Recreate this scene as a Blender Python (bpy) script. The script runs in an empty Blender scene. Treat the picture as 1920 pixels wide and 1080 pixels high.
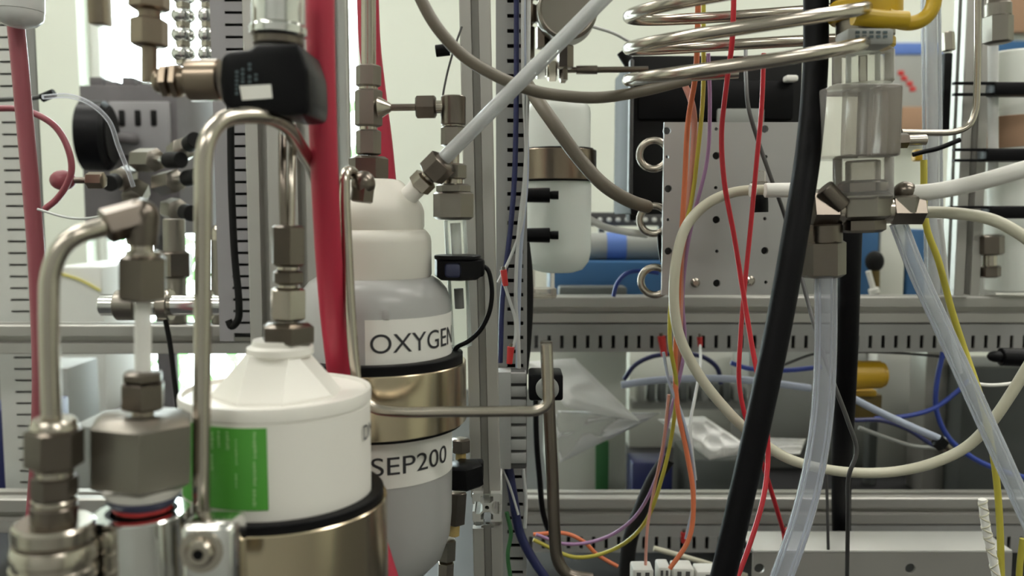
import bpy, bmesh, math, random
from mathutils import Vector, Matrix, Quaternion
random.seed(7)
R = math.radians
scene = bpy.context.scene
col = scene.collection

# ------------------------------------------------------------ camera
CZ = 1.35                       # eye height
F = 1600.0                      # focal length in pixels of a 1920 wide frame
PITCH = math.atan(140 / F)      # horizon lies at y = 400
cam_d = bpy.data.cameras.new('camera')
cam = bpy.data.objects.new('camera', cam_d)
col.objects.link(cam)
cam.location = (0, 0, CZ)
cam.rotation_euler = (math.pi / 2 - PITCH, 0, 0)
cam_d.sensor_width = 36.0
cam_d.lens = 36.0 * F / 1920
cam_d.clip_start = 0.02
cam_d.dof.use_dof = True
cam_d.dof.focus_distance = 0.62
cam_d.dof.aperture_fstop = 6.5
scene.camera = cam

# ------------------------------------------------------------ world, exposure
w = bpy.data.worlds.new('world')
scene.world = w
w.use_nodes = True
bg = w.node_tree.nodes['Background']
bg.inputs[0].default_value = (0.86, 0.95, 1.0, 1)
bg.inputs[1].default_value = 16.0
vs = scene.view_settings
vs.view_transform = 'Standard'
vs.look = 'None'
vs.gamma = 1
vs.use_curve_mapping = False
vs.exposure = 0.15
LAMP = 12.0                      # strength of the added, unseen ceiling light diffusers


# ------------------------------------------------------------ geometry helpers
def at(px, py, Y):
    """point of the world on the vertical plane y = Y, seen at that pixel"""
    u = (px - 960) / F
    v = (540 - py) / F
    c, s = math.cos(PITCH), math.sin(PITCH)
    d = Vector((u, c + v * s, -s + v * c))
    return Vector((0, 0, CZ)) + d * (Y / d.y)


def sz(px, Y):
    return px * Y / F


class G:
    """collects vertices and faces of one mesh"""
    def __init__(self):
        self.v = []
        self.f = []

    def add(self, v, f):
        n = len(self.v)
        self.v += [Vector(p) for p in v]
        self.f += [tuple(i + n for i in q) for q in f]
        return self

    def bm(self, bm):
        bm.verts.ensure_lookup_table()
        bm.verts.index_update()
        self.add([v.co.copy() for v in bm.verts], [[v.index for v in f.verts] for f in bm.faces])
        bm.free()
        return self

    def ring_loft(self, rings, cap=True, closed=False):
        n = len(rings[0])
        v = [p for r in rings for p in r]
        f = []
        m = len(rings)
        for i in range(m if closed else m - 1):
            a, b = i * n, ((i + 1) % m) * n
            for j in range(n):
                k = (j + 1) % n
                f.append((a + j, a + k, b + k, b + j))
        if cap and not closed:
            f.append(tuple(range(n - 1, -1, -1)))
            f.append(tuple(range((m - 1) * n, m * n)))
        return self.add(v, f)

    def tube(self, pts, r, n=10, sub=6, flat=1.0, smooth=True):
        P = spline(pts, sub) if smooth and len(pts) > 2 else [Vector(p) for p in pts]
        m = len(P)
        t0 = (P[1] - P[0]).normalized()
        up = Vector((0, 1, 0)) if abs(t0.y) < .9 else Vector((1, 0, 0))
        nrm = (up - t0 * up.dot(t0)).normalized()
        rings = []
        for i in range(m):
            t = (P[min(i + 1, m - 1)] - P[max(i - 1, 0)]).normalized()
            nrm = (nrm - t * nrm.dot(t)).normalized()
            b = t.cross(nrm)
            rr = r[0] + (r[1] - r[0]) * i / (m - 1) if isinstance(r, tuple) else r
            rings.append([P[i] + (nrm * math.cos(2 * math.pi * k / n) * flat + b * math.sin(2 * math.pi * k / n)) * rr for k in range(n)])
        return self.ring_loft(rings)

    def lathe(self, A, B, prof, n=32, rot=0.0, frame=None):
        """prof: (distance from A along AB in metres, radius)"""
        A, B = Vector(A), Vector(B)
        z = (B - A).normalized()
        x, y = basis(z)
        rings = []
        for h, r in prof:
            r = max(r, 1e-5)
            rings.append([A + z * h + (x * math.cos(2 * math.pi * k / n + rot) + y * math.sin(2 * math.pi * k / n + rot)) * r for k in range(n)])
        return self.ring_loft(rings)

    def box(self, x0, x1, y0, y1, z0, z1, bev=0.0, seg=2):
        bm = bmesh.new()
        bmesh.ops.create_cube(bm, size=1)
        for v in bm.verts:
            v.co = Vector((x0 + (v.co.x + .5) * (x1 - x0), y0 + (v.co.y + .5) * (y1 - y0), z0 + (v.co.z + .5) * (z1 - z0)))
        if bev:
            bmesh.ops.bevel(bm, geom=bm.edges[:], offset=bev, segments=seg, affect='EDGES', profile=.5)
        return self.bm(bm)

    def sphere(self, c, r, seg=16, sc=(1, 1, 1)):
        bm = bmesh.new()
        bmesh.ops.create_uvsphere(bm, u_segments=seg, v_segments=seg // 2 + 1, radius=r)
        for v in bm.verts:
            v.co = Vector((v.co.x * sc[0], v.co.y * sc[1], v.co.z * sc[2])) + Vector(c)
        return self.bm(bm)

    def torus(self, c, r, rr, axis=(0, 1, 0), n=28, m=10, a0=0, a1=360, ell=1.0):
        z = Vector(axis).normalized()
        x, y = basis(z)
        full = abs(a1 - a0) >= 360
        N = n if full else n + 1
        rings = []
        for i in range(N):
            a = R(a0 + (a1 - a0) * i / n)
            d = x * math.cos(a) + y * math.sin(a) * ell
            p = Vector(c) + d * r
            dn = d.normalized()
            rings.append([p + (dn * math.cos(2 * math.pi * k / m) + z * math.sin(2 * math.pi * k / m)) * rr for k in range(m)])
        return self.ring_loft(rings, closed=full)

    def extrude(self, outline, holes, A, B, xdir):
        """cross-section (2D outline and hole loops) swept from A to B"""
        A, B = Vector(A), Vector(B)
        z = (B - A).normalized()
        x = Vector(xdir)
        x = (x - z * x.dot(z)).normalized()
        y = z.cross(x)
        L = (B - A).length
        bm = bmesh.new()
        for loop in [outline] + list(holes):
            vs_ = [bm.verts.new((p[0], p[1], 0)) for p in loop]
            for i in range(len(vs_)):
                bm.edges.new((vs_[i], vs_[(i + 1) % len(vs_)]))
        bmesh.ops.triangle_fill(bm, use_beauty=True, use_dissolve=False, edges=bm.edges[:])
        ex = bmesh.ops.extrude_face_region(bm, geom=bm.faces[:])
        for e in ex['geom']:
            if isinstance(e, bmesh.types.BMVert):
                e.co.z += L
        bmesh.ops.recalc_face_normals(bm, faces=bm.faces[:])
        for v in bm.verts:
            v.co = A + x * v.co.x + y * v.co.y + z * v.co.z
        return self.bm(bm)


def basis(z):
    up = Vector((0, 0, 1)) if abs(z.z) < .9 else Vector((0, -1, 0))
    x = up.cross(z).normalized()
    return x, z.cross(x)


def spline(pts, sub=6):
    P = [Vector(p) for p in pts]
    out = []
    n = len(P)
    for i in range(n - 1):
        p0 = P[i - 1] if i else P[0] * 2 - P[1]
        p1, p2 = P[i], P[i + 1]
        p3 = P[i + 2] if i + 2 < n else P[-1] * 2 - P[-2]
        t1 = max((p1 - p0).length, 1e-6) ** .5
        t2 = t1 + max((p2 - p1).length, 1e-6) ** .5
        t3 = t2 + max((p3 - p2).length, 1e-6) ** .5
        for k in range(sub):
            t = t1 + (t2 - t1) * k / sub
            A1 = p0 * ((t1 - t) / t1) + p1 * (t / t1)
            A2 = p1 * ((t2 - t) / (t2 - t1)) + p2 * ((t - t1) / (t2 - t1))
            A3 = p2 * ((t3 - t) / (t3 - t2)) + p3 * ((t - t2) / (t3 - t2))
            B1 = A1 * ((t2 - t) / t2) + A2 * (t / t2)
            B2 = A2 * ((t3 - t) / (t3 - t1)) + A3 * ((t - t1) / (t3 - t1))
            out.append(B1 * ((t2 - t) / (t2 - t1)) + B2 * ((t - t1) / (t2 - t1)))
    out.append(P[-1])
    return out


ORG = {}


def build(name, g, mat, parent=None, smooth=38):
    """link the collected geometry as one mesh object"""
    me = bpy.data.meshes.new(name)
    if parent is None:
        n = len(g.v)
        lo = Vector([min(p[i] for p in g.v) for i in range(3)])
        hi = Vector([max(p[i] for p in g.v) for i in range(3)])
        org = (lo + hi) / 2
    else:
        org = ORG[parent]
    me.from_pydata([p - org for p in g.v], [], g.f)
    me.validate()
    bm = bmesh.new()
    bm.from_mesh(me)
    bmesh.ops.recalc_face_normals(bm, faces=bm.faces[:])
    bm.to_mesh(me)
    bm.free()
    for p in me.polygons:
        p.use_smooth = True
    me.set_sharp_from_angle(angle=R(smooth))
    me.materials.append(M[mat] if isinstance(mat, str) else mat)
    o = bpy.data.objects.new(name, me)
    col.objects.link(o)
    if parent is None:
        o.location = org
    else:
        o.parent = parent
    ORG[o] = org
    return o


def tag(o, label, cat, group=None):
    o['label'] = label
    o['category'] = cat
    if group:
        o['group'] = group
    return o


def thing(name, loc, label, cat, group=None):
    o = bpy.data.objects.new(name, None)
    o.empty_display_size = .02
    col.objects.link(o)
    o.location = loc
    ORG[o] = Vector(loc)
    return tag(o, label, cat, group)


def struct(name, g, mat, parent=None):
    o = build(name, g, mat, parent)
    if parent is None:
        o['kind'] = 'structure'
    return o


# ------------------------------------------------------------ materials
M = {}


def nodes(name):
    m = bpy.data.materials.new(name)
    m.use_nodes = True
    nt = m.node_tree
    return m, nt, nt.nodes['Principled BSDF'], nt.nodes['Material Output']


def mat(name, c, rough=.5, metal=0.0, var=.06, scale=30.0, bump=0.0, spec=.5, stretch=None, sss=0.0, coat=0.0):
    m, nt, p, out = nodes(name)
    p.inputs['Metallic'].default_value = metal
    p.inputs['Roughness'].default_value = rough
    p.inputs['Specular IOR Level'].default_value = spec
    if coat:
        p.inputs['Coat Weight'].default_value = coat
    if sss:
        p.inputs['Subsurface Weight'].default_value = sss
        p.inputs['Subsurface Radius'].default_value = (.01, .01, .01)
        p.inputs['Subsurface Scale'].default_value = .5
    tc = nt.nodes.new('ShaderNodeTexCoord')
    no = nt.nodes.new('ShaderNodeTexNoise')
    no.inputs['Scale'].default_value = scale
    no.inputs['Detail'].default_value = 4
    src = tc.outputs['Object']
    if stretch:
        mp = nt.nodes.new('ShaderNodeMapping')
        mp.inputs['Scale'].default_value = stretch
        nt.links.new(src, mp.inputs[0])
        src = mp.outputs[0]
    nt.links.new(src, no.inputs['Vector'])
    mx = nt.nodes.new('ShaderNodeMix')
    mx.data_type = 'RGBA'
    mx.inputs[6].default_value = (*[max(0, x * (1 - var)) for x in c], 1)
    mx.inputs[7].default_value = (*[min(1, x * (1 + var)) for x in c], 1)
    nt.links.new(no.outputs['Fac'], mx.inputs[0])
    nt.links.new(mx.outputs[2], p.inputs['Base Color'])
    if bump:
        b = nt.nodes.new('ShaderNodeBump')
        b.inputs['Strength'].default_value = bump
        b.inputs['Distance'].default_value = .001
        nt.links.new(no.outputs['Fac'], b.inputs['Height'])
        nt.links.new(b.outputs[0], p.inputs['Normal'])
    M[name] = m
    return m


def clear(name, c, alpha=.25, rough=.08, ior=1.45):
    """see-through plastic: partly transparent, with glossy skin"""
    m, nt, p, out = nodes(name)
    p.inputs['Base Color'].default_value = (*c, 1)
    p.inputs['Roughness'].default_value = rough
    tr = nt.nodes.new('ShaderNodeBsdfTransparent')
    tr.inputs[0].default_value = (*[min(1, .55 + .45 * x) for x in c], 1)
    mx = nt.nodes.new('ShaderNodeMixShader')
    fr = nt.nodes.new('ShaderNodeFresnel')
    fr.inputs[0].default_value = ior
    mt = nt.nodes.new('ShaderNodeMath')
    mt.operation = 'MULTIPLY_ADD'
    mt.use_clamp = True
    mt.inputs[1].default_value = .9
    mt.inputs[2].default_value = alpha
    nt.links.new(fr.outputs[0], mt.inputs[0])
    nt.links.new(mt.outputs[0], mx.inputs[0])
    nt.links.new(tr.outputs[0], mx.inputs[1])
    nt.links.new(p.outputs[0], mx.inputs[2])
    nt.links.new(mx.outputs[0], out.inputs[0])
    M[name] = m
    return m


def trans(name, c, k=.3, rough=.35):
    """milky plastic that lets light through"""
    m, nt, p, out = nodes(name)
    p.inputs['Base Color'].default_value = (*c, 1)
    p.inputs['Roughness'].default_value = rough
    t = nt.nodes.new('ShaderNodeBsdfTranslucent')
    t.inputs[0].default_value = (*c, 1)
    mx = nt.nodes.new('ShaderNodeMixShader')
    mx.inputs[0].default_value = k
    nt.links.new(p.outputs[0], mx.inputs[1])
    nt.links.new(t.outputs[0], mx.inputs[2])
    nt.links.new(mx.outputs[0], out.inputs[0])
    M[name] = m
    return m


def emit(name, c, s):
    m, nt, p, out = nodes(name)
    p.inputs['Base Color'].default_value = (*c, 1)
    p.inputs['Emission Color'].default_value = (*c, 1)
    p.inputs['Emission Strength'].default_value = s
    M[name] = m
    return m


mat('wall', (.74, .77, .68), .8, var=.03, scale=3)
mat('wall_grey', (.42, .42, .40), .8, var=.05, scale=3)
mat('ceiling', (.75, .75, .72), .9, var=.02, scale=2)
mat('floor', (.30, .30, .29), .5, var=.1, scale=6)
mat('bench', (.02, .02, .022), .5, var=.2)
mat('steel', (.50, .455, .39), .22, 1, var=.08, scale=60)
mat('steel_dark', (.185, .16, .135), .28, 1, var=.12, scale=60)
mat('steel_block', (.28, .258, .225), .38, 1, var=.08, scale=40)
mat('chrome', (.78, .78, .76), .12, 1, var=.04)
mat('clamp', (.62, .525, .375), .20, 1, var=.10, scale=14, stretch=(1, 1, .15))
mat('bronze', (.29, .235, .18), .28, 1, var=.10, scale=20)
mat('alu', (.45, .44, .41), .42, .55, var=.04, scale=25)
mat('alu_light', (.62, .62, .59), .45, .35, var=.04, scale=25)
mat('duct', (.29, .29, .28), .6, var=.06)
mat('recess_shade', (.09, .09, .09), .8)  # darker copy of the duct grey; shade inside recesses put into the colour
mat('duct_left', (.33, .32, .33), .6, var=.06)
mat('plate', (.43, .43, .42), .42, .3, var=.07, scale=18)
mat('white_plastic', (.83, .81, .75), .38, var=.015, scale=10, sss=.15)
trans('milk', (.56, .56, .55), .25, .24)
trans('milk_cap', (.90, .87, .79), .15, .4)
trans('milk_far', (.85, .87, .83), .35, .3)
mat('paper', (.86, .85, .80), .6, var=.02)
mat('ink', (.03, .03, .035), .6)
mat('green_label', (.085, .36, .045), .45, var=.08, scale=60)
mat('label_print', (.30, .55, .22), .5)
mat('black', (.004, .004, .005), .4, var=.3, spec=.15)
mat('black_matte', (.008, .008, .008), .7, var=.3, spec=.25)
mat('rubber', (.005, .005, .006), .5, var=.2, spec=.12)
mat('print_grey', (.07, .10, .11), .6)
mat('red_hose', (.42, .020, .050), .42, var=.08, scale=20)
mat('red_wire', (.50, .018, .030), .35)
mat('red_tip', (.52, .03, .03), .4)
mat('pink_hose', (.30, .075, .095), .35, var=.2, scale=12, stretch=(1, 1, .4))
mat('brown_hose', (.16, .14, .105), .45, var=.1, scale=40)
mat('cream', (.58, .56, .44), .35, var=.04)
mat('orange', (.72, .20, .09), .4)
mat('salmon', (.62, .30, .24), .4)
mat('yellow_wire', (.50, .44, .06), .4)
mat('purple', (.38, .22, .40), .4)
mat('blue', (.03, .06, .32), .4)
mat('blue_dark', (.02, .025, .10), .4)
mat('blue_box', (.03, .11, .25), .5)
mat('blue_tape', (.10, .19, .52), .6)
mat('grey_wire', (.07, .07, .07), .45)
mat('pale_wire', (.55, .56, .55), .4)
mat('pale_blue', (.42, .47, .58), .4)
mat('navy', (.03, .035, .08), .5)
mat('yellow', (.52, .34, .01), .4, var=.1, scale=30)
mat('gold', (.50, .30, .015), .35, var=.08)
mat('brown', (.11, .075, .012), .5)
mat('grey_box', (.30, .31, .29), .6, var=.06, scale=10)
mat('pale_box', (.62, .63, .57), .65, var=.04, scale=10)
mat('white_box', (.64, .64, .60), .6, var=.04, scale=10)
mat('dark_box', (.10, .11, .105), .6, var=.1)
mat('machine', (.13, .12, .125), .55, var=.25, scale=25)
mat('cardboard', (.34, .21, .13), .8)
mat('green', (.03, .13, .04), .6)
mat('orange_tube', (.75, .27, .08), .5)
mat('amber', (.55, .40, .15), .4)
clear('clear_tube', (.86, .88, .92), .16)
clear('clear_core', (.72, .74, .80), .10)
clear('core_haze', (.80, .84, .86), .22, .12)
clear('haze_tube', (.86, .88, .88), .34, .15)
clear('cloudy_tube', (.84, .85, .83), .62, .22)
clear('frost_tube', (.86, .85, .80), .80, .3)
clear('acrylic', (.92, .90, .86), .13, .08)
clear('acrylic_dense', (.58, .54, .48), .26, .2)
clear('glass', (.92, .95, .92), .08, .03)
clear('pane', (.95, 1, .97), .03, .02)
clear('bag', (.96, .96, .94), .80, .15)
clear('bag_thin', (.90, .90, .90), .07, .10)
clear('red_film', (.75, .10, .16), .75, .2)
emit('added_lamp', (1, .97, .90), LAMP)
mat('leaf', (.05, .20, .03), .6, var=.3)

# ------------------------------------------------------------ room shell
RX0, RX1, RY0, RY1, RZ1 = -2.3, 2.6, -1.9, 2.40, 2.7
wa, wb = at(152, 200, RY1), at(680, 50, RY1)
wa.z = at(146, 765, RY1).z
WX0, WX1, WZ0, WZ1 = wa.x, wb.x, wa.z, 2.35
struct('floor', G().box(RX0, RX1, RY0, RY1, -.1, 0), 'floor')
struct('ceiling', G().box(RX0, RX1, RY0, RY1, RZ1, RZ1 + .1), 'ceiling')
g = G()
g.box(RX0, WX0, RY1, RY1 + .2, 0, RZ1)
g.box(WX1, RX1, RY1, RY1 + .2, 0, RZ1)
g.box(WX0, WX1, RY1, RY1 + .2, 0, WZ0)
g.box(WX0, WX1, RY1, RY1 + .2, WZ1, RZ1)
struct('wall_back', g, 'wall')
struct('wall_left', G().box(RX0 - .1, RX0, RY0, RY1, 0, RZ1), 'wall')
struct('wall_right', G().box(RX1, RX1 + .1, RY0, RY1, 0, RZ1), 'wall')
struct('wall_front', G().box(RX0, RX1, RY0 - .1, RY0, 0, RZ1), 'wall_grey')
win = bpy.data.objects.new('window_1', None)
col.objects.link(win)
win.location = ((WX0 + WX1) / 2, RY1, WZ0)
win['kind'] = 'structure'
ORG[win] = Vector(win.location)
g = G()
for x in (WX0, WX1 - .03):
    g.box(x, x + .03, RY1 + .06, RY1 + .11, WZ0, WZ1, .004)
g.box(WX0, WX1, RY1 + .06, RY1 + .11, WZ0, WZ0 + .03, .004)
g.box(WX0, WX1, RY1 + .06, RY1 + .11, WZ1 - .03, WZ1, .004)
build('window_frame', g, 'white_box', win)
xm = at(455, 400, RY1).x
build('mullion', G().box(xm - .02, xm + .02, RY1 + .06, RY1 + .11, WZ0, WZ1, .004), 'white_box', win)
for x0, x1 in ((WX0 + .03, xm - .02), (xm + .02, WX1 - .03)):
    build('pane', G().box(x0, x1, RY1 + .082, RY1 + .088, WZ0 + .03, WZ1 - .03), 'pane', win)
build('window_sill', G().box(WX0 - .03, WX1 + .03, RY1 - .06, RY1 + .06, WZ0 - .03, WZ0, .006), 'white_box', win)

for i, (x, y) in enumerate([(-1.0, .45), (1.15, .45), (-1.0, -1.0), (1.15, -1.0), (-.9, 1.55), (1.15, 1.55)]):  # unseen lamps added to light the racks and the back of the room
    t = thing('added_ceiling_light', (x, y, RZ1), 'unseen long white ceiling light added to brighten the lab bench', 'light', 'added ceiling lights')
    build('housing', G().box(x - .62, x + .62, y - .16, y + .16, RZ1 - .06, RZ1 - .012, .006), 'white_box', t)
    build('diffuser', G().box(x - .59, x + .59, y - .13, y + .13, RZ1 - .075, RZ1 - .06, .004), 'added_lamp', t)

# the bench that carries the racks
BZ = .945
t = thing('lab_bench', (0, 1, 0), 'black topped lab bench under the tubing racks', 'bench')
build('bench_top', G().box(-1.6, 2.0, .16, 1.95, BZ - .035, BZ, .004), 'bench', t)
for x in (-1.5, 1.9):
    for y in (.26, 1.85):
        build('leg', G().box(x - .025, x + .025, y - .025, y + .025, 0, BZ - .035, .003), 'alu', t)


def up(px, py, Y, ref=300):
    """like at(), but on the upright line that passes pixel (px, ref)"""
    p = at(px, py, Y)
    p.x = at(px, ref, Y).x
    return p


# ------------------------------------------------------------ T-slot profiles, ducts
def tslot(s):
    """outline of a square T-slot bar of side s and the loop of its bore"""
    h = s / 2
    o, c, d, e = s * .13, s * .215, h * .84, h * .40
    side = [(h, -h * .93), (h, -o), (d, -o), (d, -c), (e + s * .05, -c), (e * .8, -o * .8), (e * .8, o * .8), (e + s * .05, c), (d, c), (d, o), (h, o), (h, h * .93)]
    out = []
    for k in range(4):
        a = k * math.pi / 2
        for x, y in side:
            out.append((x * math.cos(a) - y * math.sin(a), x * math.sin(a) + y * math.cos(a)))
    bore = [(s * .075 * math.cos(2 * math.pi * k / 10), s * .075 * math.sin(2 * math.pi * k / 10)) for k in range(10)]
    return out, [bore]


def profile(name, A, B, s, m, label, group=None, xdir=(0, -1, 0)):
    o, hs = tslot(s)
    return tag(build(name, G().extrude(o, hs, A, B, xdir), m, smooth=20), label, 'rail', group)


def finger_mesh(g_, m):
    me = bpy.data.meshes.new('finger')
    me.from_pydata(g_.v, [], g_.f)
    me.materials.append(M[m])
    return me


def duct(name, A, B, u, n, width, pitch, gap, fl, m, label, depth=.03, ch='recess_shade', cat='cable duct', group=None):
    """slotted cable duct from A to B. u: direction across the front (towards the finger
    tips), n: direction out of the front. fl: finger length; the rest is solid web."""
    A, B, u, n = Vector(A), Vector(B), Vector(u), Vector(n)
    z = (B - A).normalized()
    L = (B - A).length
    t = thing(name, A, label, cat, group)

    def slab(g_, a0, a1, u0, u1, n0, n1):
        pts = []
        for a in (a0, a1):
            for uu in (u0, u1):
                for nn in (n0, n1):
                    pts.append(A + z * a + u * uu + n * nn)
        g_.add(pts, [(0, 1, 3, 2), (4, 6, 7, 5), (0, 4, 5, 1), (2, 3, 7, 6), (0, 2, 6, 4), (1, 5, 7, 3)])
        return g_
    web = width - fl
    g_ = G()
    slab(g_, 0, L, 0, web * .75, -.002, 0)
    slab(g_, 0, L, width - web * .25, width, -.002, 0)
    build('web', g_, m, t)
    g_ = G()
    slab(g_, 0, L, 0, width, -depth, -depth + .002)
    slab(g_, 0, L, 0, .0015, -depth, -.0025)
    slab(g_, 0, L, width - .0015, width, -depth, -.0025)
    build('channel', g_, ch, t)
    fw = pitch - gap
    fg = G()
    A0 = A.copy()
    slab(fg, 0, fw, web * .75, width - web * .25, -.002, .0004)
    fg.v = [p - A0 for p in fg.v]
    me = finger_mesh(fg, m)
    k = 0
    while (k + 1) * pitch < L:
        o = bpy.data.objects.new('finger', me)
        col.objects.link(o)
        o.parent = t
        o.location = z * (k * pitch)
        k += 1
    return t


def lathe_thing(name, A, B, parts, label, cat, group=None):
    t = thing(name, A, label, cat, group)
    return t


# ------------------------------------------------------------ fittings
def hexg(g, A, B, wd, rot=0.0):
    L = (B - A).length
    r = wd / 2 / math.cos(math.pi / 6) * .97
    c = min(r * .13, L * .2)
    return g.lathe(A, B, [(0, r * .80), (c, r), (L - c, r), (L, r * .80)], 6, rot)


STACKS = []


def stack(name, label, cat, p0, p1, Y, segs, group=None, rot=.35, parent=None):
    """row of fitting pieces along the line p0 -> p1 (pixels, plane y = Y or (Y0, Y1));
    segs: (part, shape, d0, d1, width[, width2], material), d in pixels from p0"""
    Y0, Y1 = Y if isinstance(Y, tuple) else (Y, Y)
    A, B = at(*p0, Y0), at(*p1, Y1)
    Lp = math.hypot(p1[0] - p0[0], p1[1] - p0[1])
    ax = (B - A)
    k = ax.length / Lp if Y0 != Y1 else (Y0 / F)
    ax = ax.normalized()
    t = parent or thing(name, B if B.z < A.z else A, label, cat, group)
    Ym = (Y0 + Y1) / 2
    kk = ((B - A).length / Lp)
    STACKS.append(t)
    for s in segs:
        part, shape, d0, d1, wd = s[:5]
        w2 = s[5] if len(s) > 6 else wd
        mt = s[-1]
        a, b = A + ax * d0 * kk, A + ax * d1 * kk
        L = (b - a).length
        r, r2 = sz(wd, Ym) / 2, sz(w2, Ym) / 2
        g = G()
        if shape == 'hex':
            hexg(g, a, b, r * 2, rot)
        elif shape == 'cyl':
            c = min(r * .08, L * .2)
            g.lathe(a, b, [(0, r - c), (c, r), (L - c, r2), (L, r2 - c)], 28)
        elif shape == 'ring':      # band with grooves
            pr = [(0, r * .92), (L * .06, r)]
            q = 4
            for i in range(q):
                h = L * (.1 + .8 * (i + .5) / q)
                pr += [(h - L * .05, r), (h - L * .03, r * .94), (h + L * .03, r * .94), (h + L * .05, r)]
            pr += [(L * .94, r), (L, r * .92)]
            g.lathe(a, b, pr, 28)
        elif shape == 'ball':
            g.lathe(a, b, [(L * (1 - math.cos(math.pi * i / 10)) / 2, r * max(.05, math.sin(math.pi * i / 10))) for i in range(11)], 20)
        elif shape == 'dome':
            g.lathe(a, b, [(0, r * .3), (L * .12, r * .7), (L * .35, r * .95), (L * .6, r), (L, r)], 24)
        build(part, g, mt, t)
    return t


def sweep(name, pts, wpx, m, label, cat, group=None, n=10, sub=7, parent=None, flat=1.0):
    """a tube or wire through (px, py, Y) points, wpx wide at its first depth"""
    P = [at(*p) for p in pts]
    Ym = sum(p[2] for p in pts) / len(pts)
    g = G().tube(P, sz(wpx, Ym) / 2, n, sub, flat)
    o = build(name, g, m, parent, smooth=60)
    if parent is None:
        tag(o, label, cat, group)
    return o


def hollow(name, pts, wpx, m, core, label, cat, wall=.62, n=22, sub=8):
    """see-through hose: outer skin and inner bore as part"""
    P = [at(*p) for p in pts]
    Ym = sum(p[2] for p in pts) / len(pts)
    t = thing(name, P[-1] if P[-1].z < P[0].z else P[0], label, cat)
    build('outer_wall', G().tube(P, sz(wpx, Ym) / 2, n, sub), m, t, smooth=60)
    build('bore', G().tube(P, sz(wpx, Ym) / 2 * wall, n, sub), core, t, smooth=60)
    return t


def pbox(name, x0, x1, y0, y1, Y, depth, m, label=None, cat=None, group=None, bev=.002, parent=None):
    """upright box whose front face spans those pixels on the plane y = Y"""
    a, b = at(x0, y1, Y), at(x1, y0, Y)
    o = build(name, G().box(a.x, b.x, Y, Y + depth, a.z, b.z, bev), m, parent)
    if label:
        tag(o, label, cat, group)
    return o


def patch(c, r, a0, a1, z0, z1, m, name, parent, n=16, off=.0004):
    """sticker bent round a vertical cylinder; angle 0 faces the camera, + to the right"""
    g = G()
    rings = []
    for i in range(n + 1):
        a = R(a0 + (a1 - a0) * i / n)
        d = Vector((math.sin(a), -math.cos(a), 0))
        p, q = c + d * (r + off), c + d * (r + off * .2)
        rings.append([Vector((p.x, p.y, z0)), Vector((p.x, p.y, z1)), Vector((q.x, q.y, z1)), Vector((q.x, q.y, z0))])
    g.ring_loft(rings)
    return build(name, g, m, parent)


def text_mesh(body, size):
    cu = bpy.data.curves.new('lettering', 'FONT')
    cu.body = body
    cu.size = size
    ob = bpy.data.objects.new('lettering', cu)
    col.objects.link(ob)
    bpy.context.view_layer.update()
    dg = bpy.context.evaluated_depsgraph_get()
    me = bpy.data.meshes.new_from_object(ob.evaluated_get(dg))
    bpy.data.objects.remove(ob)
    bm = bmesh.new()
    bm.from_mesh(me)
    bmesh.ops.triangulate(bm, faces=bm.faces[:])
    bmesh.ops.subdivide_edges(bm, edges=[e for e in bm.edges if e.calc_length() > size * .15], cuts=2)
    bmesh.ops.triangulate(bm, faces=bm.faces[:])
    bm.verts.index_update()
    v = [x.co.copy() for x in bm.verts]
    f = [[q.index for q in x.verts] for x in bm.faces]
    bm.free()
    return v, f


def wrap_text(body, size, c, r, a0, z, parent, sx=1.0, m='ink', width=None):
    v, f = text_mesh(body, size)
    x0 = min(p.x for p in v)
    x1 = max(p.x for p in v)
    k = width / (x1 - x0) if width else sx
    g = G()
    pts = []
    for p in v:
        a = R(a0) + (p.x - x0) * k / r
        pts.append(Vector((c.x + math.sin(a) * (r + .0008), c.y - math.cos(a) * (r + .0008), z + p.y)))
    g.add(pts, f)
    return build('lettering', g, m, parent)


def zof(py, Y, px=960):
    return at(px, py, Y).z

# ============================================================ RACKS
RY = .94
# right rack: two cross rails with slotted ducts under them
def hrail(y0, y1, x0, x1, Y, m, label):
    zt, zb = zof(y0, Y), zof(y1, Y)
    s = zt - zb
    zc = (zt + zb) / 2
    return profile('cross_rail', (at(x0, 500, Y).x, Y + s / 2, zc), (at(x1, 500, Y).x, Y + s / 2, zc), s, m, label)


hrail(557, 606, 985, 2150, RY, 'alu', 'grey aluminium slotted cross rail right below the perforated grey plate')
hrail(934, 984, 975, 2150, RY, 'alu', 'grey aluminium slotted cross rail right of the bent tube, below the boxes on the bench')
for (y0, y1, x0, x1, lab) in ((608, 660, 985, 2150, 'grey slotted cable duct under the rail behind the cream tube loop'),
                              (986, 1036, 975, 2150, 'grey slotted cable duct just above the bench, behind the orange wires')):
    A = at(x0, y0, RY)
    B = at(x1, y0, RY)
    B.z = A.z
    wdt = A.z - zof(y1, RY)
    duct('cable_duct', A, B, (0, 0, -1), (0, -1, 0), wdt, sz(24.3, RY), sz(7, RY), wdt * .46, 'duct', lab)

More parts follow.
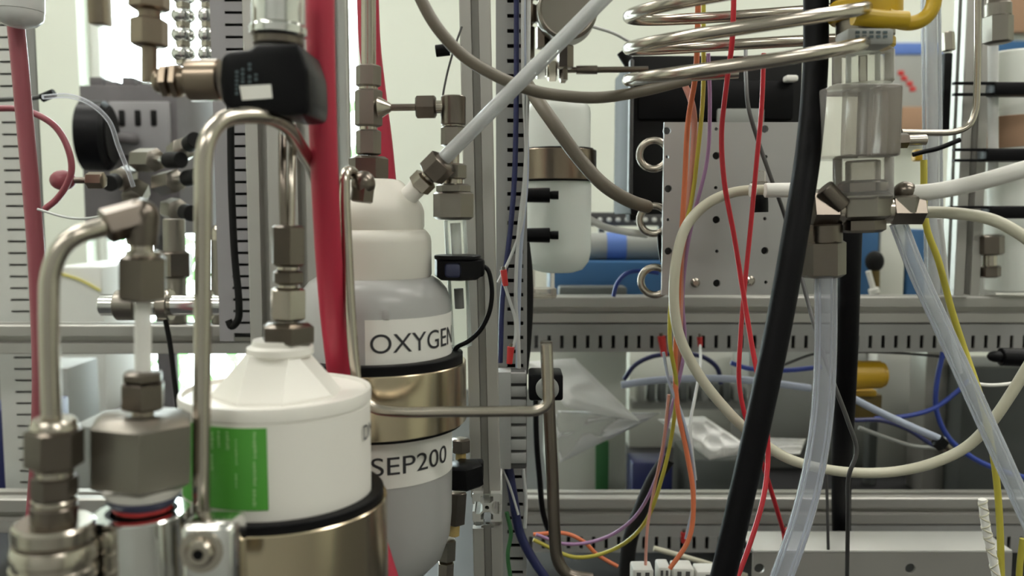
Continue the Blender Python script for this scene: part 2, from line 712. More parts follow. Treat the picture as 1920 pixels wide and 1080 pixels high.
# centre post and its duct
profile('rack_post', at(876, -640, .62), at(911.5, 923, .62), sz(56, .62), 'alu',
        'upright grey aluminium T-slot post right of the white bottle')
profile('rack_post', at(914.5, 981, .62), at(926, 1445, .62), sz(56, .62), 'alu',
        'short lower aluminium post under the cross shaped profile end')
o_, hs_ = tslot(sz(56, .603))
c = at(913, 952, .603)
t = thing('rail_stub', c, 'short aluminium profile end showing its cross shaped slots on the post', 'rail')
build('bar', G().extrude(o_, hs_, c, c + Vector((0, .085, 0)), (1, 0, 0)), 'alu_light', t, smooth=20)
build('slot_shade_plate', G().box(c.x - .0105, c.x + .0105, .6885, .691, c.z - .0105, c.z + .0105, .0008), 'black_matte', t)  # black plate added behind the bar so its open slots look shaded
A = up(930, -520, .70)
B = at(930, 1330, .70)
B.x = A.x
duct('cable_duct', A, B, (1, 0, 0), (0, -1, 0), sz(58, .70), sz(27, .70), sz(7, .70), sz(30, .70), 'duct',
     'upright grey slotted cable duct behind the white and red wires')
# left racks
A, B = up(402, -520, .82), at(402, 640, .82)
B.x = A.x
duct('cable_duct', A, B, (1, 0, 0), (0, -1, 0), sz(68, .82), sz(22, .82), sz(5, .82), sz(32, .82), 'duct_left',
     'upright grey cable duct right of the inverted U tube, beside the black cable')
A, B = up(-22, -520, .98), at(-22, 1056, .98)
B.x = A.x
duct('cable_duct', A, B, (1, 0, 0), (0, -1, 0), sz(72, .98), sz(22, .98), sz(4, .98), sz(34, .98), 'alu_light',
     'upright pale cable duct behind the pink red hose', ch='duct')
profile('rack_post', up(503, -640, .78), up(500, 1228, .78), sz(62, .78), 'alu', 'upright grey aluminium post behind the inverted U tube')
profile('rack_post', up(572, -640, .78), up(572, 1228, .78), sz(60, .78), 'alu', 'upright grey aluminium post behind the wide red hose')
profile('rack_post', up(636, -640, .86), up(640, 1150, .86), sz(36, .86), 'alu', 'slim grey aluminium post right of the wide red hose')


def lrail(y0, y1, x0, x1, Y, label):
    zt, zb = zof(y0, Y), zof(y1, Y)
    s = zt - zb
    zc = (zt + zb) / 2
    return profile('cross_rail', (at(x0, 500, Y).x, Y + s / 2, zc), (at(x1, 500, Y).x, Y + s / 2, zc), s, 'alu', label)


lrail(610, 664, -250, 470, .90, 'grey aluminium cross rail behind the bent tube with the white sleeve')
lrail(936, 1000, -250, 470, .90, 'grey aluminium cross rail behind the big hexagon block')

# ============================================================ OXYGEN BOTTLE
OB = .55
ox = at(706, 700, OB)


def Z(py, Y=OB):
    return at(706, py, Y).z


def r_(px, Y=OB):
    return sz(px, Y)


t = thing('bottle', (ox.x, OB, Z(1078)), 'milky white bottle lettered OXYGEN and SEP200 held in a metal clamp', 'bottle')


def vlathe(g, c, prof, n=40, rot=0.0):
    """prof: (radius m, z) bottom to top"""
    z0 = prof[0][1]
    return g.lathe((c.x, c.y, z0), (c.x, c.y, z0 + 1), [(z - z0, r) for r, z in prof], n, rot)


body = [(60, 1078), (95, 1066), (122, 1040), (137, 1000), (141, 960), (142, 900), (142, 580), (140, 560), (134, 541), (122, 527), (108, 518)]
build('body', vlathe(G(), ox, [(r_(a), Z(b)) for a, b in body], 56), 'milk', t)
cap = [(103, 520), (106, 514), (106, 452), (104, 442), (97, 433), (93, 430)]
build('screw_cap', vlathe(G(), ox, [(r_(a), Z(b)) for a, b in cap], 48), 'milk_cap', t)
dome = [(90, 432), (93, 424), (93, 396), (89, 384), (82, 374), (54, 342), (48, 338), (38, 336)]
build('dome', vlathe(G(), ox, [(r_(a), Z(b)) for a, b in dome], 48), 'milk_cap', t)
cl = thing('pipe_clamp', (ox.x, OB, Z(795)), 'bronze metal band clamp round the middle of the OXYGEN bottle', 'clamp')


def band(g, c, ri, ro, z0, z1, n=56):
    b = .0006
    pr = [(ri, z0), (ro - b, z0), (ro, z0 + b), (ro, z1 - b), (ro - b, z1), (ri, z1)]
    rings = []
    for r, z in pr:
        rings.append([Vector((c.x + r * math.cos(2 * math.pi * k / n), c.y + r * math.sin(2 * math.pi * k / n), z)) for k in range(n)])
    return g.ring_loft(rings, closed=True)


build('band', band(G(), ox, r_(164), r_(170), Z(786), Z(676)), 'clamp', cl)
build('rubber_liner', band(G(), ox, r_(143.5), r_(164), Z(792), Z(660)), 'rubber', cl)
lab1 = patch(ox, r_(142), 1.5, 92, Z(660), Z(583), 'paper', 'label_strip', t, 24)
lab1['label'] = 'white paper label lettered OXYGEN'
wrap_text('OXYGEN', r_(48), ox, r_(142), 5.0, Z(640), lab1, width=r_(200))
lab2 = patch(ox, r_(142), -15, 88, Z(874), Z(795), 'paper', 'label_strip', t, 24)
lab2['label'] = 'white paper label lettered SEP200'
wrap_text('SEP200', r_(46), ox, r_(142), 4.5, Z(850), lab2, width=r_(162))
build('seam', G().box(ox.x + r_(34), ox.x + r_(46), OB - r_(139), OB - r_(135), Z(583), Z(566), .0003), 'milk', t)

# ============================================================ WHITE FILTER HOUSING with green label
CU = .43
cx = at(521, 800, CU)


def zc_(py):
    return at(521, py, CU).z


def rc(px):
    return sz(px, CU)


t = thing('filter_housing', (cx.x, CU, zc_(1040)), 'white plastic filter housing with green label in a metal clamp', 'filter')
pr = [(174, 1040), (175, 756), (174, 755), (174.5, 753), (176.5, 752), (177.5, 736), (176, 729), (170, 729), (168, 735), (60, 740), (10, 740)]
build('cup', vlathe(G(), cx, [(rc(a), zc_(b)) for a, b in pr], 64), 'white_plastic', t)
g = G()
rings = []
for a, hw, py in ((116, 40, 741), (112, 40, 732), (52, 37, 664), (50, 36, 660)):
    pts = [(hw, -a), (a, -hw), (a, hw), (hw, a), (-hw, a), (-a, hw), (-a, -hw), (-hw, -a)]
    rings.append([Vector((cx.x + rc(x), CU + rc(y), zc_(py))) for x, y in pts])
g.ring_loft(rings)
build('cone', g, 'white_plastic', t, smooth=15)
build('collar', vlathe(G(), cx + Vector((rc(8), 0, 0)), [(rc(a), zc_(b)) for a, b in ((58, 666), (62, 662), (62, 650), (52, 645), (50, 636))], 40), 'white_plastic', t)
gl = patch(cx, rc(175.2), -57, 9.5, zc_(898), zc_(760), 'green_label', 'label_strip', t, 24)
gl['label'] = 'green sticker with pale rows of small print'
# rows of small print running down the sticker
for ang, y0, y1, wd in [(q_[0] + 15,) + q_[1:] for q_ in ((-12, 752, 800, 1.6), (-12.5, 806, 850, 1.6), (-13, 856, 888, 1.6), (-22.5, 765, 812, .9), (-23, 828, 855, .9), (-27.5, 752, 785, 1.8), (-33, 752, 782, 1.4),
                        (-37.5, 755, 786, 1.2), (-38, 796, 826, 1.0), (-43, 758, 815, 1.2))]:
    y = y0
    while y < y1:
        h = random.uniform(3, 7)
        patch(cx, rc(175.2), ang - wd * random.uniform(.35, .6), ang + wd * random.uniform(.3, .6), zc_(766 + (min(y + h, y1) - 752) * .92), zc_(766 + (y - 752) * .92), 'label_print', 'small_print', gl, 2, .0007)
        y += h + random.uniform(1.2, 2.5)
wrap_text('DM', rc(40), cx, rc(175), 75, zc_(836 - 22), t, width=rc(50))
hn = stack('hex_fitting', 'stack of steel compression nuts on top of the white filter housing', 'fitting', (540, 420), (540, 648), .43, [
    ('nut', 'hex', 2, 78, 58, 'steel_dark'), ('collar', 'cyl', 78, 86, 40, 'steel'), ('nut', 'hex', 86, 112, 54, 'steel_dark'),
    ('collar', 'cyl', 112, 120, 36, 'steel'), ('body', 'hex', 118, 180, 62, 'steel'), ('neck', 'cyl', 178, 188, 34, 'steel'),
    ('base_nut', 'hex', 184, 226, 92, 'steel_dark')], rot=.15)
tc = thing('pipe_clamp', (cx.x, CU, zc_(1150)), 'large metal band clamp with black rubber liner round the white filter housing', 'clamp')
build('band', band(G(), cx, rc(198), rc(205), zc_(1150), zc_(932), 72), 'clamp', tc)
build('rubber_liner', band(G(), cx, rc(178), rc(198), zc_(1150), zc_(917), 72), 'rubber', tc)
# bolted ear of the clamp
Ye = .335
e0 = at(330, 985, Ye)
e1 = at(440, 1085, Ye)
build('ear', G().box(e0.x, e1.x, Ye, Ye + .02, zof(1150, Ye), e0.z, .004, 3), 'chrome', tc)
bt = build('bolt', G().lathe(at(378, 1033, Ye), at(378, 1033, Ye) + Vector((0, -.009, 0)), [(0, sz(42, Ye)), (.0010, sz(42, Ye)), (.0011, sz(28, Ye)), (.0030, sz(27, Ye)), (.0040, sz(22, Ye)), (.0041, sz(11, Ye)), (.003, sz(10, Ye))], 28), 'steel', tc)
build('socket', G().lathe(at(378, 1033, Ye) + Vector((0, -.0043, 0)), at(378, 1033, Ye) + Vector((0, -.0033, 0)), [(0, sz(10, Ye)), (.001, sz(10, Ye))], 6), 'rubber', bt)

# ============================================================ FRONT LEFT VALVE
YV = .36
t = stack('relief_valve', 'grey steel valve with a large hexagon block and white sleeved stem', 'valve', (268, 470), (268, 1000), YV, [
    ('nut', 'hex', 8, 92, 82, 'steel_dark'), ('collar', 'cyl', 0, 10, 62, 'steel'), ('sleeve', 'cyl', 88, 232, 30, 'frost_tube'),
    ('nut', 'hex', 222, 242, 68, 'steel_dark'), ('nut', 'hex', 240, 294, 74, 'steel_dark'), ('neck', 'cyl', 292, 312, 40, 'steel'),
    ('hexagon_block', 'hex', 304, 437, 176, 'steel_block'), ('washer', 'cyl', 433, 455, 150, 138, 'white_plastic'), ('seal', 'cyl', 454, 472, 132, 122, 'navy'),
    ('red_ring', 'cyl', 470, 482, 108, 'red_tip'), ('plug', 'cyl', 480, 560, 100, 'steel_dark')], rot=.18)
c = at(268, 1000, YV)
g = G()
half = []
tcl = thing('pipe_clamp', (c.x, YV, zof(1180, YV)), 'polished chrome clamp shell around the foot of the hexagon block', 'clamp')
build('shell', band(G(), c, sz(66, YV), sz(88, YV), zof(1180, YV), zof(957, YV), 48), 'chrome', tcl)
build('rubber_liner', band(G(), c, sz(58, YV), sz(66, YV), zof(1180, YV), zof(958, YV), 40), 'rubber', tcl)
f0, f1 = at(160, 962, .40), at(238, 1000, .40)
build('pad', G().box(f0.x, f1.x, .375, .43, f1.z, f0.z, .005), 'rubber', tcl)
stack('elbow_fitting', 'dark steel elbow fitting joining the bent tube to the valve stem', 'fitting', (200, 424), (300, 396), (.352, .365), [
    ('nut', 'hex', -6, 72, 60, 'steel_dark'), ('elbow', 'ball', 40, 100, 66, 'steel_dark')], rot=.3)
stack('elbow_fitting', 'lower leg of the dark elbow under the bent tube', 'fitting', (266, 410), (266, 474), YV, [
    ('leg', 'cyl', 0, 50, 62, 56, 'steel_dark'), ('collar', 'cyl', 48, 62, 44, 'steel')])
sweep('bent_tube', [(98, 830, .335), (94, 700, .335), (92, 580, .335), (95, 515, .336), (112, 470, .338), (140, 444, .341), (180, 430, .347), (232, 418, .357)], 36, 'steel',
      'thick steel tube bent over towards the elbow fitting, left of the hexagon block', 'tube', n=16, sub=8)
stack('compression_fitting', 'tall steel compression fitting with a wide ribbed base at the foot of the bent tube', 'fitting', (102, 770), (102, 1100), .335, [
    ('collar', 'cyl', 14, 34, 78, 86, 'steel'), ('nut', 'hex', 30, 106, 92, 'steel_dark'), ('collar', 'cyl', 106, 122, 70, 'steel'),
    ('body', 'hex', 118, 164, 74, 'steel_dark'), ('flange', 'cyl', 162, 174, 82, 'steel'), ('sleeve', 'cyl', 174, 214, 84, 'steel_dark'), ('cap_ring', 'cyl', 206, 240, 148, 'steel'),
    ('groove', 'cyl', 238, 248, 138, 'steel_dark'), ('cap_body', 'ring', 244, 420, 158, 'steel')], rot=.5)

# inverted U tube
sweep('u_tube', [(378, 1010, .369), (378, 900, .369), (380, 600, .372), (381, 380, .372), (382, 300, .373), (392, 255, .376), (418, 225, .383), (455, 217, .392), (500, 219, .403),
                 (535, 236, .42), (562, 275, .445), (592, 330, .48), (608, 400, .50), (614, 520, .51)], 30, 'steel',
      'inverted U of steel tube rising in front of the white filter housing', 'tube', n=16, sub=8)
# twin tubes dropping into the fitting on the filter
sweep('thin_tube', [(530, 238, .45), (530, 330, .435), (532, 425, .43)], 15, 'steel_dark', 'left one of two thin steel tubes above the filter fitting', 'tube')
sweep('thin_tube', [(549, 235, .45), (547, 330, .438), (545, 425, .432)], 14, 'steel', 'right one of two thin steel tubes above the filter fitting', 'tube')
# tube right of the red hose, turning into the long horizontal run
sweep('bent_tube', [(676, 350, .50), (660, 322, .49), (648, 326, .481), (646, 360, .478), (650, 450, .478), (658, 600, .478), (666, 690, .477), (676, 738, .476), (700, 764, .475), (740, 772, .475),
                    (850, 772, .475), (960, 771, .475), (1008, 769, .475), (1026, 757, .475), (1028, 728, .475), (1025, 645, .475)], 21, 'steel',
      'slim steel tube running down beside the red hose then straight right past the clamp', 'tube', n=14, sub=8)
sweep('bent_tube', [(1024, 640, .52), (1030, 780, .52), (1036, 900, .52), (1040, 1000, .52), (1046, 1050, .52), (1064, 1076, .52), (1110, 1086, .52)], 24, 'steel_dark',
      'dull upright steel tube bending right at the bottom beside the coloured wires', 'tube', n=14, sub=8)

# ============================================================ RED HOSES
sweep('hose', [(598, -520, .452), (601, 60, .455), (606, 250, .46), (612, 400, .468), (622, 560, .48), (636, 690, .494), (650, 800, .50)], 50, 'red_hose',
      'wide crimson red hose crossing in front of the white bottle', 'hose', n=18, sub=8)
sweep('hose', [(664, 840, .488), (690, 950, .478), (722, 1060, .47), (748, 1140, .465)], 36, 'red_hose', 'short end of crimson hose emerging below the SEP200 label', 'hose', n=14)
sweep('hose', [(688, -520, .66), (692, 60, .66), (702, 160, .66), (716, 270, .66), (724, 352, .66)], 40, 'red_hose', 'narrow crimson hose behind the steel tee fitting', 'hose', n=14)

# ============================================================ SOLENOID VALVE
YS = .40
t = thing('solenoid_valve', at(495, 215, YS), 'black solenoid coil block with a small white sticker above the U tube', 'valve')
a, b = at(413, 215, YS), at(580, 84, YS)
g = G()
bm = bmesh.new()
outl = [(413, 108), (424, 96), (470, 92), (476, 82), (560, 80), (568, 104), (577, 130), (580, 190), (576, 214), (540, 218), (480, 206), (428, 204), (414, 190), (410, 150)]
A3 = [at(x, y, YS) for x, y in outl]
vs1 = [bm.verts.new(p) for p in A3]
fc = bm.faces.new(vs1)
ex = bmesh.ops.extrude_face_region(bm, geom=[fc])
for e in ex['geom']:
    if isinstance(e, bmesh.types.BMVert):
        e.co.y += .042
bmesh.ops.recalc_face_normals(bm, faces=bm.faces[:])
bmesh.ops.bevel(bm, geom=bm.edges[:], offset=.0022, segments=3, affect='EDGES', profile=.5)
g.bm(bm)
body_o = build('coil_block', g, 'black', t)
st = at(450, 188, YS - .0006)
g = G()
q = [(449, 161), (508, 158), (511, 184), (454, 188)]
g.ring_loft([[at(x, y, YS - .0006) for x, y in q], [at(x, y, YS + .0012) for x, y in q]])
build('white_sticker', g, 'paper', body_o)
for (x, y0, y1) in ((444, 132, 178), (455, 128, 148), (455, 150, 158), (468, 118, 138), (468, 141, 156), (480, 138, 157)):
    y = y0
    while y < y1 - 3:
        h = random.uniform(4, 8)
        build('small_print', G().ring_loft([[at(xx, yy, yd) for xx, yy in ((x - 3, y), (x + 3, y), (x + 3, min(y + h, y1)), (x - 3, min(y + h, y1)))] for yd in (YS - .0003, YS + .001)]), 'print_grey', body_o)
        y += h + 3
stack('', '', '', (284, 152), (420, 150), YS + .02, [
    ('elbow', 'ball', 0, 34, 46, 'bronze'), ('nut', 'hex', 20, 38, 56, 'bronze'), ('nut', 'hex', 40, 56, 60, 'bronze'), ('thread', 'ring', 54, 76, 50, 'bronze'),
    ('shaft', 'cyl', 70, 132, 76, 'bronze')], parent=t, rot=.2)
stack('', '', '', (522, -60), (522, 92), YS + .02, [('cap', 'cyl', 0, 110, 96, 'chrome'), ('rim', 'cyl', 108, 130, 104, 'chrome'), ('neck', 'cyl', 128, 148, 92, 'steel_dark')], parent=t)
stack('', '', '', (280, -40), (280, 160), YS + .02, [('nut', 'hex', 10, 60, 66, 'bronze'), ('collar', 'cyl', 58, 76, 40, 'bronze'), ('nut', 'hex', 74, 128, 60, 'bronze'),
                                            ('tube', 'cyl', 120, 196, 28, 'bronze')], parent=t, rot=.5)

# ============================================================ FITTINGS ABOVE THE BOTTLE
YT = .55
stack('tee_fitting', 'steel tee fitting column standing on the white bottle cap', 'fitting', (691, -60), (691, 345), YT, [
    ('tube', 'cyl', 0, 190, 27, 'steel'), ('nut', 'hex', 180, 221, 42, 'steel_block'), ('collar', 'cyl', 220, 230, 34, 'steel'), ('tee_body', 'hex', 226, 296, 46, 'steel_block'),
    ('collar', 'cyl', 294, 304, 32, 'steel'), ('nut', 'hex', 302, 350, 42, 'steel_block'), ('base_nut', 'hex', 352, 398, 66, 'steel_dark')], rot=.0)
stack('elbow_fitting', 'small dark steel elbow on the dome of the white bottle', 'fitting', (684, 320), (676, 392), .49, [
    ('body', 'ball', 0, 50, 46, 'steel_dark'), ('nut', 'hex', 24, 60, 40, 'steel_dark')], rot=.2)
stack('union_fitting', 'horizontal steel tube with nut running from the tee fitting to the elbow', 'fitting', (708, 202), (846, 200), YT, [
    ('cone', 'cyl', 0, 26, 44, 16, 'steel'), ('tube', 'cyl', 22, 80, 13, 'steel_dark'), ('nut', 'hex', 72, 110, 42, 'steel_dark'), ('collar', 'cyl', 108, 126, 24, 'steel')], rot=.1)
stack('elbow_fitting', 'dark steel elbow with nuts hanging beside the aluminium post', 'fitting', (850, 172), (850, 416), YT, [
    ('elbow', 'cyl', 8, 62, 46, 'steel_dark'), ('collar', 'cyl', 60, 68, 34, 'steel'), ('nut', 'hex', 64, 102, 42, 'steel_block'), ('tube', 'cyl', 98, 140, 22, 'steel'),
    ('nut', 'hex', 134, 164, 44, 'steel_block'), ('collar', 'cyl', 162, 176, 36, 'steel'), ('nut', 'hex', 172, 190, 58, 'steel_block'), ('large_nut', 'hex', 186, 240, 68, 'steel_block')], rot=.1)
t = stack('sight_tube', 'clear glass sight tube hanging below the large steel nut', 'tube', (853, 412), (866, 660), YT + .012, [
    ('upper_tube', 'cyl', 0, 80, 42, 'glass'), ('lower_tube', 'cyl', 76, 238, 40, 'glass'), ('core', 'cyl', 6, 76, 20, 'cloudy_tube'), ('float', 'cyl', 128, 166, 18, 'grey_wire')])
t = stack('sensor_collar', 'black plastic sensor collar clipped round the glass sight tube', 'sensor', (858, 478), (858, 530), YT, [('ring', 'hex', 4, 46, 84, 'black'), ('rim', 'cyl', 0, 8, 88, 'black')])
pbox('lug', 880, 908, 486, 520, YT, .012, 'black', parent=t)
pbox('window', 834, 864, 494, 520, YT - .0165, .002, 'navy', parent=t)
sweep('cable', [(900, 496, .556), (914, 505, .556), (921, 530, .556), (922, 560, .556), (916, 590, .556), (900, 620, .556), (878, 640, .556), (856, 652, .556), (850, 668, .556)], 9, 'black',
      'thin black sensor cable looping below the sensor collar', 'cable')
# slanting translucent tube and its nuts
t = stack('slanted_tube', 'translucent white tube slanting down to the bottle cap', 'tube', (1190, -62), (822, 308), (.50, .535), [('tube', 'cyl', 0, 522, 28, 'haze_tube'), ('core', 'cyl', 0, 520, 15, 'cloudy_tube')])
stack('angled_fitting', 'tilted steel nut where the slanting tube meets the bottle cap', 'fitting', (834, 300), (762, 372), (.532, .54), [
    ('nut', 'hex', 0, 40, 50, 'steel_dark'), ('collar', 'cyl', 38, 50, 28, 'steel'), ('nut', 'hex', 46, 72, 42, 'steel'), ('spout', 'cyl', 66, 104, 36, 'white_plastic')], rot=.1)
# lower side fittings between bottle and post
t = stack('sensor_collar', 'black lower sensor collar below the metal clamp, beside the profile end', 'sensor', (868, 868), (872, 918), .57, [('ring', 'hex', 0, 44, 70, 'black')])
pbox('lug', 878, 906, 868, 905, .57, .012, 'black', parent=t)
stack('push_fitting', 'grey push fitting with orange ring above the lower sensor collar', 'fitting', (864, 822), (864, 880), .585, [
    ('body', 'hex', 0, 26, 34, 'steel_dark'), ('orange_ring', 'cyl', 24, 48, 20, 'amber')])
stack('push_fitting', 'grey push fitting with orange ring beside the profile end', 'fitting', (856, 920), (850, 1010), .585, [
    ('body', 'hex', 0, 62, 38, 'steel_dark'), ('orange_ring', 'cyl', 60, 84, 22, 'amber')])
stack('union_fitting', 'steel union at the rounded bottom of the bottle', 'fitting', (838, 1010), (834, 1110), .585, [('nut', 'hex', 0, 40, 34, 'steel_block'), ('body', 'hex', 42, 100, 30, 'steel')])

# ============================================================ HOSES AND TUBES, CENTRE
sweep('hose', [(600, -420, .52), (752, -90, .52), (790, 0, .52), (820, 52, .52), (868, 104, .525), (930, 142, .53), (1000, 170, .54), (1060, 180, .55), (1120, 183, .56), (1200, 172, .58), (1290, 150, .60)], 22, 'brown_hose',
      'olive brown hose sagging from the top past the black box', 'hose', n=14)
sweep('hose', [(972, 130, .75), (990, 160, .71), (1012, 194, .67), (1036, 228, .66), (1080, 290, .66), (1130, 345, .66), (1175, 374, .67), (1214, 388, .69)], 25, 'brown_hose', 'short olive brown hose slanting in front of the clamped white bottle', 'hose', n=14)
t = stack('wire_clip', 'small black clip hanging on a thin wire by the olive hose', 'clip', (815, 96), (866, 90), .56, [('head', 'cyl', 2, 28, 22, 'black'), ('pin', 'cyl', 26, 52, 12, 'grey_wire')])
sweep('wire', [(866, 50, .56), (852, 90, .56), (838, 140, .56), (829, 190, .56), (828, 215, .56), (833, 238, .56)], 4, 'grey_wire', 'thin dark wire dangling from the small black clip', 'wire')

# ============================================================ SECOND BOTTLE (clamped, behind the duct)
YB = .82
c2 = at(1046, 400, YB)
t = thing('bottle', (c2.x, YB, zof(508, YB)), 'milky white bottle in a brown metal clamp behind the white wires', 'bottle')


def z2(y):
    return zof(y, YB)


pr = [(30, 510), (46, 505), (58, 490), (62, 470), (62, 350), (62, 345)]
build('body', vlathe(G(), c2, [(sz(a, YB), z2(b)) for a, b in pr], 40), 'milk_far', t)
pr = [(60, 346), (60, 212), (58, 202), (53, 196), (46, 195)]
build('shoulder', vlathe(G(), c2, [(sz(a, YB), z2(b)) for a, b in pr], 40), 'milk_far', t)
cl = thing('pipe_clamp', (c2.x, YB, z2(342)), 'brown metal band clamp round the smaller white bottle', 'clamp')
build('band', band(G(), c2, sz(66, YB), sz(71, YB), z2(338), z2(282), 44), 'bronze', cl)
build('rubber_liner', band(G(), c2, sz(62.5, YB), sz(66, YB), z2(341), z2(279), 44), 'rubber', cl)
for (y, lab) in ((366, 'upper black wing strap on the smaller white bottle'), (441, 'lower black wing strap on the smaller white bottle')):
    t = stack('strap', lab, 'strap', (975, y), (1046, y), YB - .04, [('strap_body', 'cyl', 0, 56, 26, 28, 'black'), ('tip', 'dome', 50, 72, 16, 'black')])
sweep('cable', [(985, 455, .76), (990, 500, .76), (992, 560, .76), (988, 640, .76), (982, 700, .76)], 17, 'black_matte', 'thick black cable hanging below the lower wing strap', 'cable')
stack('fitting_block', 'clear plastic fitting under the smaller white bottle', 'fitting', (1018, 500), (1018, 558), .86, [('cup', 'cyl', 0, 54, 44, 'acrylic'), ('rim', 'cyl', 40, 58, 52, 'acrylic_dense')])
sweep('hose', [(1100, 408, .90), (1130, 424, .90), (1165, 433, .90), (1215, 440, .89)], 14, 'frost_tube', 'white hose running from the smaller bottle towards the steel rings', 'hose')

# valve cluster at the top centre
for i, (x, y0, y1, wd, lab) in enumerate(((992, -60, 112, 24, 'leftmost dark valve column beside the white wires'), (1018, -60, 92, 30, 'dark valve column between the slanting tube and white wires'))):
    t = stack('valve_column', lab, 'valve', (x, y0), (x, y1), .80, [('nut', 'hex', 0, 60, wd, 'steel_dark'), ('collar', 'cyl', 58, 70, wd * .6, 'steel'), ('nut', 'hex', 68, 104, wd * .95, 'steel_dark'),
                                                                     ('collar', 'cyl', 102, 112, wd * .6, 'steel'), ('stem', 'hex', 110, y1 - y0, wd * .8, 'steel_dark')])
t = stack('pressure_gauge', 'round grey pressure gauge behind the slanting tube', 'gauge', (1060, 25), (1060, 150), .78, [('stem', 'cyl', 20, 62, 14, 'bronze'), ('nut', 'hex', 60, 104, 28, 'steel_dark'), ('foot', 'cyl', 102, 125, 9, 'steel_dark')])
c = at(1063, 22, .78)
build('case', G().lathe(c + Vector((0, .02, 0)), c + Vector((0, -.012, 0)), [(0, sz(48, .78)), (.002, sz(55, .78)), (.030, sz(55, .78)), (.032, sz(50, .78)), (.030, sz(47, .78))], 36), 'steel_block', t)
stack('cross_tube', 'horizontal steel tube with a nut chain behind the coil', 'tube', (1000, 132), (1215, 130), .80, [('nut', 'hex', 4, 24, 30, 'chrome'), ('nut', 'hex', 26, 44, 38, 'steel'), ('nut', 'hex', 48, 62, 44, 'steel_dark'), ('tube', 'cyl', 60, 215, 11, 'steel_dark'), ('ring', 'cyl', 80, 120, 16, 'steel_dark')])
sweep('wire', [(1105, 48, .80), (1150, 62, .82), (1185, 80, .84), (1230, 92, .86)], 6, 'pale_wire', 'thin pale wire from the pressure gauge', 'wire')
stack('knob', 'small dark knob at the corner of the black box', 'knob', (1166, 96), (1186, 128), .86, [('head', 'cyl', 0, 34, 22, 'black_matte')])

# ============================================================ BLACK BOX AND PERFORATED PLATE
t = thing('instrument', at(1340, 400, .84), 'black instrument box behind the perforated grey plate', 'instrument')
pbox('case', 1182, 1506, 104, 402, .84, .14, 'black_matte', parent=t)
pbox('panel', 1196, 1490, 150, 224, .836, .004, 'black', parent=t)
pbox('edge_strip', 1178, 1190, 110, 376, .835, .01, 'grey_wire', parent=t)
pbox('label_plate', 1344, 1434, 203, 240, .833, .003, 'grey_box', parent=t)
pbox('handle', 1474, 1498, 140, 152, .825, .012, 'paper', parent=t)
YP = .74
x0, x1 = at(1243, 400, YP).x, at(1498, 400, YP).x
zt, zb = zof(229, YP), zof(553, YP)
hs = []
big = [(1251, 245), (1343, 292), (1434, 242), (1253, 354), (1343, 412), (1253, 471), (1434, 470), (1344, 531), (1434, 356)]
small = [(1343, 242), (1251, 294), (1436, 294), (1342, 352), (1253, 412), (1434, 410), (1344, 471), (1436, 529)]
ctr = Vector(((x0 + x1) / 2, YP, (zt + zb) / 2))
for lst, rr in ((big, 7), (small, 3.2)):
    for px, py in lst:
        p = at(px, py, YP) - ctr
        hs.append([(p.x + sz(rr, YP) * math.cos(2 * math.pi * k / 12), -p.z + sz(rr, YP) * math.sin(2 * math.pi * k / 12)) for k in range(12)])
w2, h2 = (x1 - x0) / 2, (zt - zb) / 2
t = thing('perforated_plate', (ctr.x, YP, zb), 'grey metal plate with screw holes behind the red wires', 'plate')
build('plate', G().extrude([(-w2, -h2), (w2, -h2), (w2, h2), (-w2, h2)], hs, ctr, ctr + Vector((0, .004, 0)), (1, 0, 0)), 'plate', t, smooth=20)
pbox('backing', 1243, 1498, 229, 553, YP + .008, .003, 'recess_shade', parent=t)  # dark sheet puts shade behind the screw holes
for px, py in ((1303, 530), (1406, 526)):
    p = at(px, py, YP)
    build('screw', G().lathe(p, p + Vector((0, -.004, 0)), [(0, sz(9, YP)), (.002, sz(9, YP)), (.004, sz(5, YP))], 16), 'steel', t)
for i, (x, y, lab) in enumerate(((1226, 290, 'upper steel ring left of the perforated plate'), (1226, 412, 'middle steel ring left of the perforated plate'), (1228, 527, 'lower steel ring left of the perforated plate'))):
    p = at(x, y, YP + .02)
    tag(build('ring', G().torus(p, sz(27, YP), sz(7, YP), (0.25, 1, 0)), 'steel'), lab, 'ring')
stack('valve', 'small clear valve with a black knob on the perforated plate', 'valve', (1424, 318), (1424, 402), .70, [('top', 'cyl', 2, 24, 24, 'acrylic'), ('body', 'cyl', 22, 40, 30, 'acrylic_dense'), ('knob', 'dome', 34, 80, 32, 'black')])

# ============================================================ STEEL COIL
YC = .55
ccx = at(1392, 100, YC).x
Rc = sz(208, YC)
kz = YC / F
pts = []
z_left = zof(150, YC)
N = 28
for i in range(-8, int(3.4 * N)):
    ph = 2 * math.pi * i / N                       # 0 at the left end, then front, right, back
    x = ccx - Rc * math.cos(ph)
    y = YC - Rc * math.sin(ph)
    z = z_left + kz * (58 * i / N + 22 * (1 - math.cos(ph)) - 36 * math.sin(ph))
    pts.append(Vector((x, y, z)))
tag(build('tube_coil', G().tube(pts, sz(11.5, YC), 12, 2), 'steel', smooth=60), 'coil of steel tube in wide tilted turns above the black box', 'coil')

